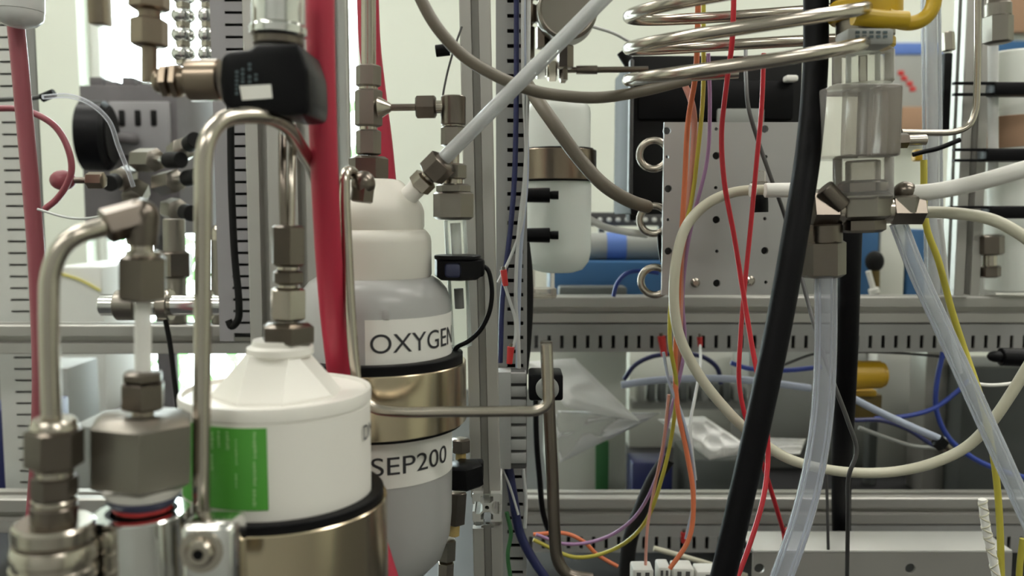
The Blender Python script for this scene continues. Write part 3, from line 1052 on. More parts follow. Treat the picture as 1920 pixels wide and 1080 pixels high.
# ============================================================ YELLOW VALVE, ACRYLIC BLOCK, FITTINGS
YA = .55
t = thing('yellow_valve', at(1622, 95, YA), 'yellow valve with hooked handle on top of the clear block', 'valve')
stack('', '', '', (1622, -60), (1622, 96), YA, [('bonnet', 'cyl', 0, 66, 120, 'steel_block'), ('skirt', 'cyl', 62, 100, 128, 'yellow'), ('body', 'cyl', 96, 134, 102, 'steel_block'), ('lower_ring', 'cyl', 132, 154, 104, 'yellow')], parent=t)
bo = pbox('name_plate', 1588, 1678, 52, 84, YA - .036, .02, 'grey_box', parent=t)
for k in range(5):
    x = 1604 + k * 13
    for yy in (58, 66):
        build('small_print', G().ring_loft([[at(xx, yv, yd) for xx, yv in ((x, yy), (x + 8, yy), (x + 8, yy + 5), (x, yy + 5))] for yd in (YA - .0365, YA - .0355)]), 'print_grey', bo)
hp = [at(x, y, YA - .02) for x, y in ((1662, 28), (1690, 42), (1716, 42), (1738, 30), (1750, 8), (1752, -60))]
build('handle', G().tube(hp, sz(13, YA), 12, 8), 'yellow', t)
hp = [at(x, y, YA - .024) for x, y in ((1600, 30), (1660, 36), (1700, 38))]
build('handle_plate', G().tube(hp, sz(16, YA), 12, 6), 'yellow', t)
t = thing('clear_block', at(1626, 375, YA), 'clear acrylic flow block under the yellow valve', 'block')
stack('', '', '', (1618, 94), (1618, 380), YA, [('neck', 'cyl', 0, 64, 108, 'acrylic'), ('neck_core', 'cyl', 4, 62, 60, 'glass'), ('pin', 'cyl', 10, 62, 16, 'acrylic_dense'), ('lower_body', 'cyl', 196, 280, 106, 'acrylic'), ('lower_core', 'cyl', 206, 276, 62, 'acrylic_dense')], parent=t)
pbox('block_body', 1560, 1696, 156, 292, YA - .028, .056, 'acrylic', parent=t)
pbox('side_face', 1648, 1695, 158, 290, YA - .0285, .02, 'acrylic_dense', parent=t)
pbox('bore', 1596, 1634, 160, 290, YA - .008, .02, 'acrylic_dense', parent=t)
t = thing('manifold', at(1620, 440, YA), 'dark steel manifold of nuts below the clear acrylic block', 'manifold')
stack('', '', '', (1618, 338), (1618, 440), YA, [('nut', 'hex', 0, 26, 78, 'steel_dark'), ('body', 'hex', 22, 74, 92, 'steel_block'), ('lower_nut', 'hex', 70, 98, 72, 'steel_dark')], parent=t, rot=.4)
stack('', '', '', (1500, 394), (1750, 394), YA, [('nut', 'hex', 12, 66, 74, 'steel_dark'), ('collar', 'cyl', 64, 84, 54, 'steel'), ('collar', 'cyl', 150, 170, 50, 'steel'), ('nut', 'hex', 166, 230, 50, 'steel_dark')], parent=t, rot=.2)
stack('', '', '', (1697, 340), (1697, 420), YA, [('elbow', 'ball', 0, 36, 42, 'steel_dark'), ('nut', 'hex', 26, 62, 54, 'steel_block')], parent=t)
stack('', '', '', (1542, 420), (1542, 524), YA, [('collar', 'cyl', 0, 36, 72, 'steel_dark'), ('drop_nut', 'hex', 30, 100, 76, 'steel_dark')], parent=t, rot=.2)
stack('', '', '', (1545, 352), (1600, 410), YA - .01, [('cross_arm', 'cyl', 0, 50, 36, 'steel_dark')], parent=t)

# ============================================================ LARGE HOSES ON THE RIGHT
sweep('hose', [(1530, -520, .565), (1530, 0, .565), (1529, 120, .56), (1516, 280, .545), (1494, 420, .53), (1462, 600, .52), (1422, 790, .515), (1384, 960, .515), (1345, 1130, .515), (1284, 1420, .515)], 48, 'rubber',
      'thick black rubber hose slanting down across the perforated plate', 'hose', n=18, sub=8)
sweep('hose', [(1596, 400, .74), (1592, 520, .74), (1586, 700, .76), (1578, 880, .82), (1578, 1000, .88), (1580, 1066, .89)], 38, 'rubber', 'upright black rubber hose behind the clear tube', 'hose', n=16, sub=8)
hollow('clear_hose', [(1548, 505, .545), (1548, 640, .545), (1542, 770, .54), (1526, 880, .535), (1498, 990, .53), (1455, 1110, .525), (1370, 1320, .52)], 42, 'clear_tube', 'clear_core', 'clear plastic hose hanging below the dark steel nut', 'hose')
hollow('clear_hose', [(1684, 418, .56), (1720, 510, .55), (1770, 620, .54), (1820, 730, .53), (1870, 840, .52), (1935, 985, .51), (2060, 1260, .49)], 34, 'clear_tube', 'core_haze', 'milky clear hose slanting down right across the yellow wire', 'hose')
sweep('hose', [(1700, 362, .55), (1740, 360, .545), (1800, 350, .54), (1860, 335, .53), (1940, 312, .52), (2250, 240, .50)], 32, 'frost_tube', 'thick white hose rising right from the manifold', 'hose', n=14)
sweep('hose', [(1724, 398, .56), (1760, 398, .56), (1810, 402, .555), (1860, 412, .55), (1905, 434, .545), (1945, 465, .54), (2120, 700, .52)], 23, 'cream', 'cream hose curving right and down from the manifold', 'hose', n=14)
sweep('silicone_tube', [(1512, 360, .66), (1470, 358, .67), (1420, 356, .675), (1370, 362, .675), (1322, 385, .67), (1286, 426, .665), (1268, 490, .66), (1264, 570, .66), (1274, 630, .66), (1306, 696, .66), (1350, 755, .66), (1400, 806, .66),
                        (1470, 856, .66), (1530, 876, .66), (1600, 886, .66), (1680, 884, .66), (1750, 868, .655), (1812, 838, .65), (1860, 790, .64), (1898, 735, .635), (1945, 660, .63), (2120, 430, .60)], 20, 'cream',
      'long cream silicone tube looping from the plate down and right', 'tube', n=14, sub=8)
t = stack('tube_end', 'white sleeve on the cream tube at the small clear valve', 'sleeve', (1434, 357), (1500, 356), .668, [('sleeve', 'cyl', 0, 66, 27, 'paper'), ('lip', 'cyl', -28, -18, 26, 'paper')])

# ============================================================ WIRES
W = [
 ('red_wire', 10, 'bright red wire running from the coil down across the black hose', [(1372, -320, .60), (1374, 60, .60), (1362, 160, .61), (1353, 250, .62), (1358, 340, .62), (1376, 440, .62), (1392, 540, .62), (1412, 660, .61), (1432, 760, .60), (1440, 850, .60), (1432, 930, .59), (1406, 1020, .58), (1372, 1110, .57)]),
 ('red_wire', 9, 'second red wire crossing the first behind the cream tube', [(1432, 100, .66), (1428, 200, .66), (1418, 310, .66), (1408, 420, .66), (1396, 540, .655), (1388, 640, .65), (1386, 720, .65), (1400, 790, .65), (1430, 870, .66), (1455, 950, .68), (1470, 1000, .70)]),
 ('orange', 10, 'orange wire passing in front of the plate beside the yellow one', [(1310, -320, .64), (1308, 60, .64), (1304, 140, .65), (1290, 230, .67), (1284, 340, .68), (1278, 440, .685), (1272, 560, .69), (1266, 680, .70), (1270, 760, .70), (1288, 850, .70), (1300, 930, .70), (1292, 1010, .70), (1256, 1066, .70)]),
 ('salmon', 12, 'pale salmon wire behind the orange wire', [(1280, 150, .68), (1296, 190, .68), (1302, 232, .69), (1296, 330, .70), (1284, 430, .705), (1276, 560, .71), (1274, 640, .71), (1266, 740, .72)]),
 ('yellow_wire', 8, 'mustard yellow wire beside the orange wire', [(1318, -320, .672), (1319, 80, .672), (1318, 180, .682), (1308, 290, .692), (1296, 380, .70), (1272, 470, .702), (1258, 560, .69), (1256, 640, .69), (1268, 720, .70), (1262, 800, .71), (1240, 900, .72), (1206, 985, .74), (1150, 1030, .76), (1080, 1045, .76), (1000, 1012, .76)]),
 ('purple', 7, 'purple wire beside the yellow wire in front of the plate', [(1328, 100, .67), (1331, 200, .68), (1326, 300, .69), (1302, 400, .70), (1288, 470, .705), (1280, 560, .71), (1284, 640, .71), (1276, 700, .71), (1250, 800, .72), (1236, 880, .73), (1190, 970, .75), (1130, 1010, .76), (1060, 1020, .76), (1005, 1002, .76)]),
 ('orange', 8, 'short orange wire near the bottom beside the dull steel tube', [(1000, 1002, .77), (1060, 1000, .77), (1095, 1016, .77), (1120, 1040, .77), (1158, 1062, .77)]),
 ('salmon', 6, 'thin pink wire hanging straight down to the white connectors', [(1254, 740, .715), (1244, 830, .72), (1226, 920, .73), (1214, 990, .73), (1210, 1066, .73)]),
 ('pale_blue', 6, 'thin grey blue wire looping through the wire bundle', [(1244, 660, .70), (1256, 720, .70), (1276, 770, .70), (1292, 830, .70), (1300, 880, .705), (1302, 930, .71), (1286, 1010, .72)]),
 ('pale_wire', 6, 'thin white wire below the red tipped clip', [(1313, 648, .86), (1313, 690, .80), (1302, 750, .75), (1294, 800, .73), (1298, 850, .72), (1304, 900, .72)]),
 ('grey_wire', 8, 'dark grey wire slanting behind the black hose', [(1398, 90, .76), (1399, 150, .70), (1403, 200, .69), (1420, 260, .69), (1448, 340, .69), (1470, 400, .70), (1500, 510, .70), (1530, 620, .66), (1560, 710, .635), (1590, 790, .63), (1606, 845, .63), (1592, 890, .63), (1590, 960, .66), (1588, 1100, .70)]),
 ('grey_wire', 6, 'thin black wire hanging left of the upright black hose', [(1549, 880, .76), (1551, 940, .76), (1553, 1030, .76)]),
 ('yellow_wire', 13, 'yellow wire slanting down right behind the milky hose', [(1732, 300, .62), (1736, 420, .62), (1760, 490, .62), (1784, 580, .62), (1810, 660, .62), (1834, 730, .61), (1852, 800, .61), (1866, 880, .61), (1874, 970, .61), (1878, 1100, .61)]),
 ('yellow_wire', 12, 'short yellow wire at the lower corner beside the braided cord', [(1918, 1010, .66), (1912, 1060, .66), (1910, 1110, .66)]),
 ('pale_wire', 10, 'white wire right of the yellow wire behind the cream hose', [(1762, 410, .70), (1770, 480, .70), (1778, 560, .70), (1790, 650, .70), (1800, 700, .70)]),
 ('pale_wire', 6, 'left thin white wire running down the upright duct', [(984, -320, .685), (980, 120, .685), (986, 300, .685), (978, 420, .685), (958, 480, .685), (934, 530, .685)]),
 ('pale_wire', 7, 'right white wire running down the upright duct', [(994, -320, .685), (990, 150, .685), (984, 330, .685), (972, 440, .685), (967, 560, .685), (972, 640, .685), (974, 720, .685), (978, 850, .685), (986, 940, .685), (984, 990, .685)]),
 ('pale_blue', 8, 'pale blue wire beside the white wires on the duct', [(978, -320, .69), (984, 160, .69), (988, 320, .69), (976, 470, .69), (972, 600, .69), (969, 780, .69)]),
 ('pale_wire', 6, 'white wire tail between the two red clips', [(946, 534, .68), (956, 565, .68), (966, 600, .68), (966, 636, .68), (960, 656, .68)]),
 ('blue_dark', 10, 'navy wire lying along the upright duct', [(968, -320, .692), (966, 300, .692), (958, 420, .692), (942, 560, .692), (938, 680, .692)]),
 ('pale_wire', 5, 'thin white wire slanting from the post to the lower duct', [(905, 790, .66), (930, 855, .67), (955, 910, .68), (972, 965, .68)]),
 ('blue_dark', 18, 'thick navy cable at the foot of the upright duct', [(948, 840, .69), (962, 930, .69), (975, 1000, .69), (1000, 1050, .69), (1035, 1100, .69)]),
 ('green', 8, 'green wire at the foot of the upright duct', [(950, 960, .685), (958, 1000, .685), (952, 1040, .685), (962, 1110, .685)]),
 ('black', 11, 'black cable hanging behind the dull steel tube', [(1004, 740, .80), (1006, 830, .80), (1012, 900, .80), (1018, 960, .80), (1032, 1005, .80)]),
 ('black_matte', 30, 'thick black cable slanting down behind the yellow and purple wires', [(1252, 860, .79), (1226, 900, .79), (1204, 950, .79), (1182, 1010, .79), (1172, 1100, .79)]),
 ('cream', 11, 'cream cable lying below the orange wire loop', [(1226, 1028, .82), (1290, 1046, .82), (1350, 1064, .82), (1400, 1080, .82)]),
 ('blue_dark', 9, 'dark blue cable arching below the upper duct', [(1170, 712, 1.0), (1190, 685, 1.0), (1225, 668, 1.0), (1270, 664, 1.0), (1315, 668, 1.0), (1345, 690, 1.0), (1352, 720, 1.0)]),
 ('pale_blue', 14, 'long pale blue hose running level behind the wires', [(1165, 722, .96), (1220, 714, .96), (1290, 710, .96), (1360, 710, .96), (1430, 716, .96), (1520, 728, .96)]),
 ('pale_blue', 14, 'grey blue hose slanting right from the upright black hose', [(1590, 742, .84), (1640, 768, .84), (1700, 796, .84), (1770, 826, .84)]),
 ('blue_dark', 9, 'navy cable curving under the grey blue hose', [(1602, 788, .88), (1650, 788, .88), (1700, 804, .88), (1745, 832, .88), (1770, 842, .88)]),
 ('grey_box', 8, 'grey cable curving below the navy cable', [(1610, 802, .90), (1660, 820, .90), (1710, 836, .90), (1760, 840, .90)]),
 ('blue', 9, 'royal blue cable rising right from behind the black hose', [(1640, 785, .92), (1700, 780, .92), (1750, 766, .92), (1790, 738, .92), (1830, 700, .92)]),
 ('blue', 10, 'royal blue cable looping down to the lower right corner', [(1768, 660, .94), (1756, 720, .94), (1756, 770, .94), (1778, 820, .94), (1820, 856, .94), (1870, 880, .94), (1940, 900, .94), (2200, 950, .94)]),
 ('blue', 9, 'royal blue cable behind the black hose under the upper duct', [(1370, 680, .97), (1400, 690, .97), (1440, 694, .97), (1480, 694, .97), (1540, 688, .97)]),
 ('grey_wire', 5, 'thin dark wire stretched right under the upper duct', [(1470, 684, .95), (1530, 663, .945), (1620, 660, .942), (1700, 663, .945), (1800, 672, .95)]),
 ('blue', 8, 'blue cable arching beside the lower steel ring', [(1150, 556, .88), (1158, 530, .88), (1176, 512, .88), (1205, 508, .88), (1235, 512, .88)]),
 ('black', 8, 'short black cable between the middle and lower steel rings', [(1236, 440, .75), (1238, 470, .75), (1242, 492, .75)]),
 ('yellow_wire', 5, 'thin yellow wire pair behind the bent steel tube', [(108, 512, 1.615), (150, 525, 1.615), (188, 545, 1.615)]),
 ('black_matte', 10, 'dark cable hanging behind the white sleeved stem', [(306, 580, .86), (318, 640, .86), (328, 720, .86), (336, 780, .86)]),
 ('black_matte', 14, 'black cable running down the left duct and curling at its end', [(432, 180, .79), (434, 350, .79), (440, 480, .79), (448, 570, .79), (446, 600, .79), (434, 612, .79), (428, 600, .79)]),
 ('clear_tube', 9, 'clear thin tube curving down beside the round black gauge', [(80, 182, .80), (130, 180, .80), (172, 196, .80), (205, 228, .80), (222, 275, .80), (240, 320, .80), (250, 350, .80)]),
 ('pale_wire', 5, 'thin pale wire sagging to the elbow of the bent tube', [(70, 392, .60), (110, 404, .60), (150, 410, .58), (195, 405, .55)]),
 ('grey_wire', 9, 'grey cable crossing behind the pink hose near the white wall', [(-20, 188, .88), (20, 186, .88), (60, 184, .88), (96, 176, .88)]),
 ('black', 9, 'thin wire loop on the pale wires right of the large block', [(1712, 290, .70), (1730, 285, .70), (1760, 278, .70), (1800, 262, .70)]),
]
for m, wd, lab, pts in W:
    nm = next(q for q in lab.split(' ') if q in ('wire', 'cable', 'hose', 'tube'))
    sweep(nm, pts, wd, m, lab, nm, n=8, sub=6)

# clips and wire tips
def clip(x, y, x2, y2, Y, wd, m, lab):
    return stack('wire_clip', lab, 'clip', (x, y), (x2, y2), Y, [('grip', 'cyl', 0, math.hypot(x2 - x, y2 - y), wd, wd * .8, m), ('jaw', 'cyl', -6, 2, wd * .5, 'steel_dark')])


clip(944, 506, 948, 536, .68, 13, 'red_tip', 'red wire clip on the upright duct beside the thin black loop')
clip(958, 650, 955, 682, .68, 14, 'red_tip', 'red wire clip at the lower end of the white tail')
clip(1240, 630, 1246, 668, .93, 15, 'red_tip', 'red clip hanging from the upper duct left of the cream tube')
clip(1312, 632, 1313, 650, .93, 11, 'red_tip', 'small red wire tip in the upper duct right of the cream tube')
clip(1282, 998, 1282, 1018, .92, 12, 'red_tip', 'red wire tip in the lower duct behind the orange wire')
clip(1470, 990, 1472, 1014, .70, 12, 'red_tip', 'red tip at the end of the second red wire')

# braided white cord at the lower right
t = thing('braided_cord', at(1870, 1100, .60), 'white braided cord hanging at the lower right', 'cord')
P = [at(*p) for p in ((1842, 936, .60), (1848, 985, .60), (1858, 1030, .60), (1874, 1110, .60))]
build('core', G().tube(P, sz(8, .60), 12, 8), 'paper', t)
S = spline(P, 40)
for s in (1, -1):
    q = []
    for i, p in enumerate(S):
        a = s * i * .35
        q.append(p + Vector((math.cos(a), math.sin(a), 0)) * sz(7.4, .60))
    build('strand', G().tube(q, sz(2.0, .60), 6, 2), 'cream', t)

# ============================================================ BEHIND THE RIGHT RACK
def bench_box(name, x0, x1, y0, Y, depth, m, lab, cat, bev=.003):
    """box standing on the bench"""
    a, b = at(x0, y0, Y), at(x1, y0, Y)
    return tag(build(name, G().box(a.x, b.x, Y, Y + depth, BZ, a.z, bev), m), lab, cat)


bench_box('storage_box', 1030, 1176, 640, 1.22, .2, 'pale_box', 'pale grey box standing behind the long plastic bag', 'box')
bench_box('storage_box', 1180, 1392, 640, 1.45, .1, 'pale_box', 'pale grey cabinet behind the terminal strip', 'box')
bench_box('storage_box', 1404, 1628, 655, 1.33, .1, 'grey_box', 'grey cabinet behind the black hoses', 'box')
bench_box('storage_box', 1645, 1740, 650, 1.30, .1, 'white_box', 'white narrow box below the yellow knob', 'box')
bench_box('storage_box', 1806, 2100, 690, 1.16, .1, 'dark_box', 'dark grey box behind the royal blue cables', 'box')
bench_box('storage_box', 1185, 1262, 868, 1.08, .05, 'blue_dark', 'low dark blue box on the bench behind the purple wire', 'box')
bench_box('storage_box', 1290, 1430, 862, 1.06, .1, 'dark_box', 'low dark box on the bench under the small plastic bag', 'box')
bench_box('green_card', 1118, 1142, 828, 1.19, .012, 'green', 'small green card standing against the pale box', 'card', .001)
bench_box('pillar', 1742, 1800, 560, 1.20, .05, 'alu', 'grey aluminium pillar behind the blue cable loop', 'pillar')
bench_box('pillar', 1630, 1648, 790, 1.24, .02, 'dark_box', 'thin dark strip standing in front of the white narrow box', 'strip')
# terminal strip with its screw terminals
t = thing('terminal_strip', at(1290, 770, 1.3), 'row of dark screw terminals on the pale cabinet', 'terminals')
pbox('rail', 1185, 1400, 752, 768, 1.34, .03, 'grey_box', parent=t)
for k in range(10):
    x = 1196 + k * 20
    pbox('terminal', x, x + 14, 716, 754, 1.335, .03, 'dark_box' if k % 3 else 'grey_box', parent=t)
# yellow knob and brown block
stack('knob', 'round golden yellow knob beside the upright black hose', 'knob', (1592, 703), (1656, 702), .96, [('knob_body', 'cyl', 0, 60, 56, 52, 'gold'), ('knob_face', 'cyl', 58, 66, 46, 'gold')])
t = thing('valve_block', at(1625, 782, .98), 'dark brown valve block under the golden knob', 'block')
pbox('body', 1592, 1655, 740, 784, .98, .04, 'brown', parent=t)
pbox('top_plate', 1590, 1645, 732, 744, .975, .04, 'gold', parent=t)
stack('push_fitting', 'dark fitting where the hoses join left of the grey pillar', 'fitting', (1756, 824), (1784, 848), .84, [('body', 'hex', 0, 18, 26, 'black'), ('end', 'cyl', 16, 36, 18, 'steel_dark')])
# black clip at the far right
stack('clamp_arm', 'black clamp arm reaching in below the upper rail', 'clamp', (1852, 668), (1960, 672), .86, [('tip', 'dome', 0, 30, 22, 'black'), ('arm', 'cyl', 24, 110, 34, 'black')])
stack('plug', 'small white and black plug beside the yellow wire', 'plug', (1800, 652), (1824, 716), .74, [('head', 'cyl', 0, 18, 15, 'black'), ('ring', 'cyl', 18, 26, 12, 'paper'), ('tail', 'cyl', 24, 66, 10, 'frost_tube')])
sweep('wire', [(1818, 716, .74), (1850, 722, .74), (1890, 720, .74), (1945, 708, .74), (2200, 690, .74)], 7, 'paper', 'white wire running right from the small plug', 'wire')
# black gland where the bent tube ends
t = thing('bulkhead_gland', at(1025, 752, .66), 'black square gland with round grey disc behind the bent tube end', 'fitting')
pbox('body', 992, 1056, 702, 752, .66, .03, 'black', parent=t)
c = at(1026, 728, .655)
build('disc', G().lathe(c, c + Vector((0, -.004, 0)), [(0, sz(22, .655)), (.003, sz(22, .655)), (.004, sz(18, .655))], 28), 'grey_box', t)
# finned block beside it
t = thing('finned_block', at(962, 880, .66), 'grey finned block on the duct left of the black gland', 'block')
pbox('body', 934, 988, 698, 880, .668, .02, 'recess_shade', parent=t)  # dark body paints the shade in the gaps between fins
pbox('side_web', 934, 958, 698, 880, .664, .02, 'duct', parent=t, bev=.0005)
for k in range(7):
    pbox('fin', 956, 987, 700 + k * 25, 719 + k * 25, .6645, .014, 'duct', parent=t, bev=.0005)


# plastic bags
def bag(name, quad, m, lab, seed, amp=.006, nx=44, ny=28):
    rnd = random.Random(seed)
    ph = [(rnd.uniform(-9, 9), rnd.uniform(2, 11), rnd.uniform(0, 6), rnd.uniform(.3, 1)) for _ in range(5)]
    P = [at(*q) for q in quad]
    g = G()
    front, back = [], []
    for j in range(ny + 1):
        for i in range(nx + 1):
            u, v = i / nx, j / ny
            p = P[0].lerp(P[1], u).lerp(P[3].lerp(P[2], u), v)
            d = sum(a * math.sin(fx * u + fy * v + o) for fx, fy, o, a in ph) / 3
            d = max(-.4, 1 - abs(d) * 1.6)
            e = min(u, 1 - u, v, 1 - v) * 6
            e = min(1, e) ** .5
            front.append(p + Vector((0, -1, .4)) * (amp * e * (.6 + d)))
            back.append(p + Vector((0, .3 * amp * e, 0)))
    n = len(front)
    f = []
    for j in range(ny):
        for i in range(nx):
            a = j * (nx + 1) + i
            f.append((a, a + 1, a + nx + 2, a + nx + 1))
            f.append((n + a + nx + 1, n + a + nx + 2, n + a + 1, n + a))
    g.add(front + back, f)
    return tag(build(name, g, m, smooth=75), lab, 'bag')


bag('plastic_bag', [(985, 678, 1.04), (1078, 672, 1.04), (1200, 790, 1.0), (1062, 764, 1.0)], 'bag', 'long crinkled white plastic bag lying below the upper duct', 3, .007)
bag('plastic_bag', [(1040, 770, 1.01), (1240, 774, 1.01), (1190, 800, 1.03), (1050, 868, 1.03)], 'bag_thin', 'thin transparent plastic bag in front of the pale box', 5, .006)
bag('plastic_bag', [(1232, 786, .99), (1318, 780, 1.0), (1418, 846, .98), (1330, 862, .97)], 'bag', 'small shiny crumpled plastic bag behind the wires', 11, .010)
bag('plastic_bag', [(1400, 820, 1.0), (1512, 822, 1.0), (1500, 852, .98), (1420, 856, .98)], 'bag', 'little shiny plastic bag end behind the clear hose', 17, .006)

# bright channel bar at the lower right
a, b = at(1412, 1037, .80), at(1895, 1100, .80)
b0 = Vector(((a.x + b.x) / 2, .80, (a.z + b.z) / 2))
hw, hh = (b.x - a.x) / 2, (a.z - b.z) / 2
hc = at(1707, 1066, .80) - b0
o_ = [(-hw, -hh), (hw, -hh), (hw, hh), (-hw, hh)]
hs_ = [[(q.x + sz(10, .8) * math.cos(2 * math.pi * k / 14), -q.z + sz(10, .8) * math.sin(2 * math.pi * k / 14)) for k in range(14)] for q in (hc, at(1424, 1066, .80) - b0)]
t = thing('channel_bar', (b0.x, .80, b.z), 'pale metal bar with round screw holes below the lower duct', 'bar')
build('face', G().extrude(o_, hs_, b0, b0 + Vector((0, .003, 0)), (1, 0, 0)), 'alu', t, smooth=20)
build('flange', G().box(a.x, b.x, .80, .85, a.z, a.z + .003, .001), 'alu_light', t)
# white connectors
for k, (x0, x1, y) in enumerate(((1186, 1226, 1068), (1234, 1258, 1064), (1262, 1302, 1066), (1306, 1392, 1072))):
    t = thing('connector', at(x0, 1100, .72), ['white wire connector below the pink wire', 'narrow white connector beside the orange wire end', 'square white connector right of the orange wire end',
                                             'long low white connector left of the red wire'][k], 'connector')
    pbox('shell', x0, x1, y, 1110, .72, .02, 'white_box', parent=t)
    for j in range(2):
        xx = x0 + (x1 - x0) * (.2 + .4 * j)
        pbox('socket', xx, xx + (x1 - x0) * .2, y + 6, y + 16, .7195, .003, 'recess_shade', parent=t, bev=0)

# ============================================================ ABOVE THE UPPER RAIL: shelf things
SZ = zof(553, 1.12)
tag(build('shelf_board', G().box(at(985, 0, 1.12).x, at(2150, 0, 1.12).x, 1.03, 1.20, SZ - .012, SZ, .002), 'alu'), 'grey shelf board behind the upper rail', 'shelf')


def shelf_box(name, x0, x1, y0, Y, depth, m, lab, cat):
    a, b = at(x0, y0, Y), at(x1, y0, Y)
    return tag(build(name, G().box(a.x, b.x, Y, Y + depth, SZ, a.z, .003), m), lab, cat)


shelf_box('tray', 1030, 1262, 490, 1.10, .08, 'blue_box', 'blue plastic tray behind the lower steel ring', 'tray')
shelf_box('small_box', 1048, 1176, 538, 1.06, .03, 'dark_box', 'small dark box in front of the blue tray', 'box')
t = stack('air_cylinder', 'grey horizontal cylinder with a piece of blue tape', 'cylinder', (1098, 462), (1262, 462), 1.14, [('barrel', 'cyl', 0, 164, 52, 'grey_box')])
q0, q1 = at(1136, 462, 1.14), at(1172, 462, 1.14)
build('tape', G().lathe(q0, q1, [(0, sz(26.6, 1.14)), ((q1 - q0).length, sz(26.6, 1.14))], 28), 'blue_tape', t)
tl = thing('connector_rail', at(1180, 424, 1.19), 'dark connector rail on the wall above the grey cylinder', 'rail')
for x in (1128, 1240):
    xx = at(x, 400, 1.19).x
    build('rail_leg', G().box(xx - .004, xx + .004, 1.185, 1.196, SZ, zof(420, 1.19)), 'grey_wire', tl)
pbox('rail', 1098, 1262, 398, 424, 1.18, .015, 'grey_wire', parent=tl)
for k in range(9):
    pbox('pin', 1104 + k * 17, 1113 + k * 17, 408, 416, 1.177, .006, 'white_box', parent=tl)
for x in (1176, 1190):
    pass
tag(pbox('bracket', 1180, 1200, 380, 414, 1.0, .03, 'black_matte'), 'small black bracket under the black box', 'bracket')
for (x0, x1, y0, Y, m, lab) in ((1500, 1600, 440, 1.10, 'grey_box', 'grey box on the shelf behind the steel nut'), (1604, 1650, 425, 1.10, 'blue_box', 'narrow blue box on the shelf'),
                                (1652, 1700, 420, 1.10, 'pale_box', 'pale narrow box on the shelf beside the blue one'), (1704, 1740, 430, 1.10, 'blue_box', 'second blue box behind the milky hose'),
                                (1786, 1800, 410, 1.10, 'alu_light', 'slim light strip behind the yellow wire')):
    shelf_box('small_box', x0, x1, y0, Y, .08, m, lab, 'box')
shelf_box('cabinet', 1804, 1876, 405, 1.10, .08, 'grey_box', 'tall dark grey cabinet behind the cream hose', 'cabinet')
t = stack('spray_valve', 'small dark valve with a bright drip behind the black hose', 'valve', (1640, 470), (1640, 552), 1.06, [('body', 'ball', 0, 40, 34, 'black_matte'), ('stem', 'cyl', 30, 80, 18, 'brown')])
stack('drip_nozzle', 'tiny glossy white nozzle behind the black hose', 'nozzle', (1628, 508), (1640, 550), 1.05, [('spout', 'cyl', 0, 36, 10, 'paper'), ('foot', 'cyl', 34, 44, 20, 'paper')])

# right hand column: glass tube, posts, pump head
YG = .80
t = stack('glass_tube', 'upright clear tube with bright edges right of the clear block', 'tube', (1740, -420), (1752, 552), YG, [('wall', 'cyl', 0, 972, 34, 'clear_tube'), ('core', 'cyl', 0, 972, 20, 'cloudy_tube')])
profile('rack_post', up(1812, -640, .932), up(1812, 552, .932), sz(48, .932), 'alu', 'upright grey aluminium post beside the black strip at the right')
tag(pbox('strip', 1766, 1788, 98, 246, .90, .02, 'black'), 'upright black strip between glass tube and post', 'strip')
stack('union_fitting', 'small steel union above the upright black strip', 'fitting', (1776, 60), (1778, 102), .88, [('nut', 'hex', 0, 36, 22, 'steel')])
sweep('bent_tube', [(1690, 248, .66), (1740, 249, .66), (1790, 247, .66), (1815, 236, .66), (1828, 210, .66), (1832, 160, .66), (1833, 60, .66), (1833, -400, .66)], 12, 'steel',
      'thin steel tube running right from the clear block then upward', 'tube', n=12)
stack('union_fitting', 'dark steel union under the thin bent tube', 'fitting', (1672, 264), (1740, 262), .62, [('nut', 'hex', 0, 30, 26, 'steel_dark'), ('nose', 'cyl', 28, 64, 20, 'steel')])
sweep('tube', [(1842, -500, 1.0), (1842, 30, 1.0), (1841, 68, 1.0)], 18, 'orange_tube', 'short upright orange tube at the top right', 'tube')
stack('regulator', 'dull steel regulator stem at the top right corner', 'regulator', (1871, -60), (1871, 82), .86, [('knob', 'cyl', 0, 70, 40, 'steel_dark'), ('ring', 'cyl', 66, 92, 46, 'steel_block'), ('nut', 'hex', 88, 142, 46, 'steel_block')])
t = thing('syringe_pump', at(1900, 420, .95), 'white cylinder held by black bands at the right edge', 'pump')
stack('', '', '', (1896, 98), (1896, 545), .95, [('barrel', 'cyl', 0, 447, 90, 'milk_far'), ('dark_window', 'cyl', 116, 180, 92, 'cardboard')], parent=t)
stack('', '', '', (1862, 84), (1862, 330), .90, [('guide_tube', 'cyl', 0, 246, 18, 'cloudy_tube')], parent=t)
for (y0, y1, x0) in ((153, 178, 1866), (278, 302, 1850), (386, 410, 1856)):
    pbox('band', x0, 1990, y0, y1, .88, .02, 'black', parent=t)
    for yy in (y0, y1 - 4):
        pbox('prong', 1790 if y0 < 380 else 1782, x0 + 4, yy, yy + 5, .884, .006, 'black', parent=t, bev=.0005)
stack('valve', 'dark grey valve hanging under the white cylinder', 'valve', (1856, 440), (1856, 545), .92, [('body', 'hex', 0, 38, 44, 'steel_dark'), ('neck', 'cyl', 36, 60, 24, 'steel'), ('foot', 'hex', 58, 80, 34, 'steel_dark')])
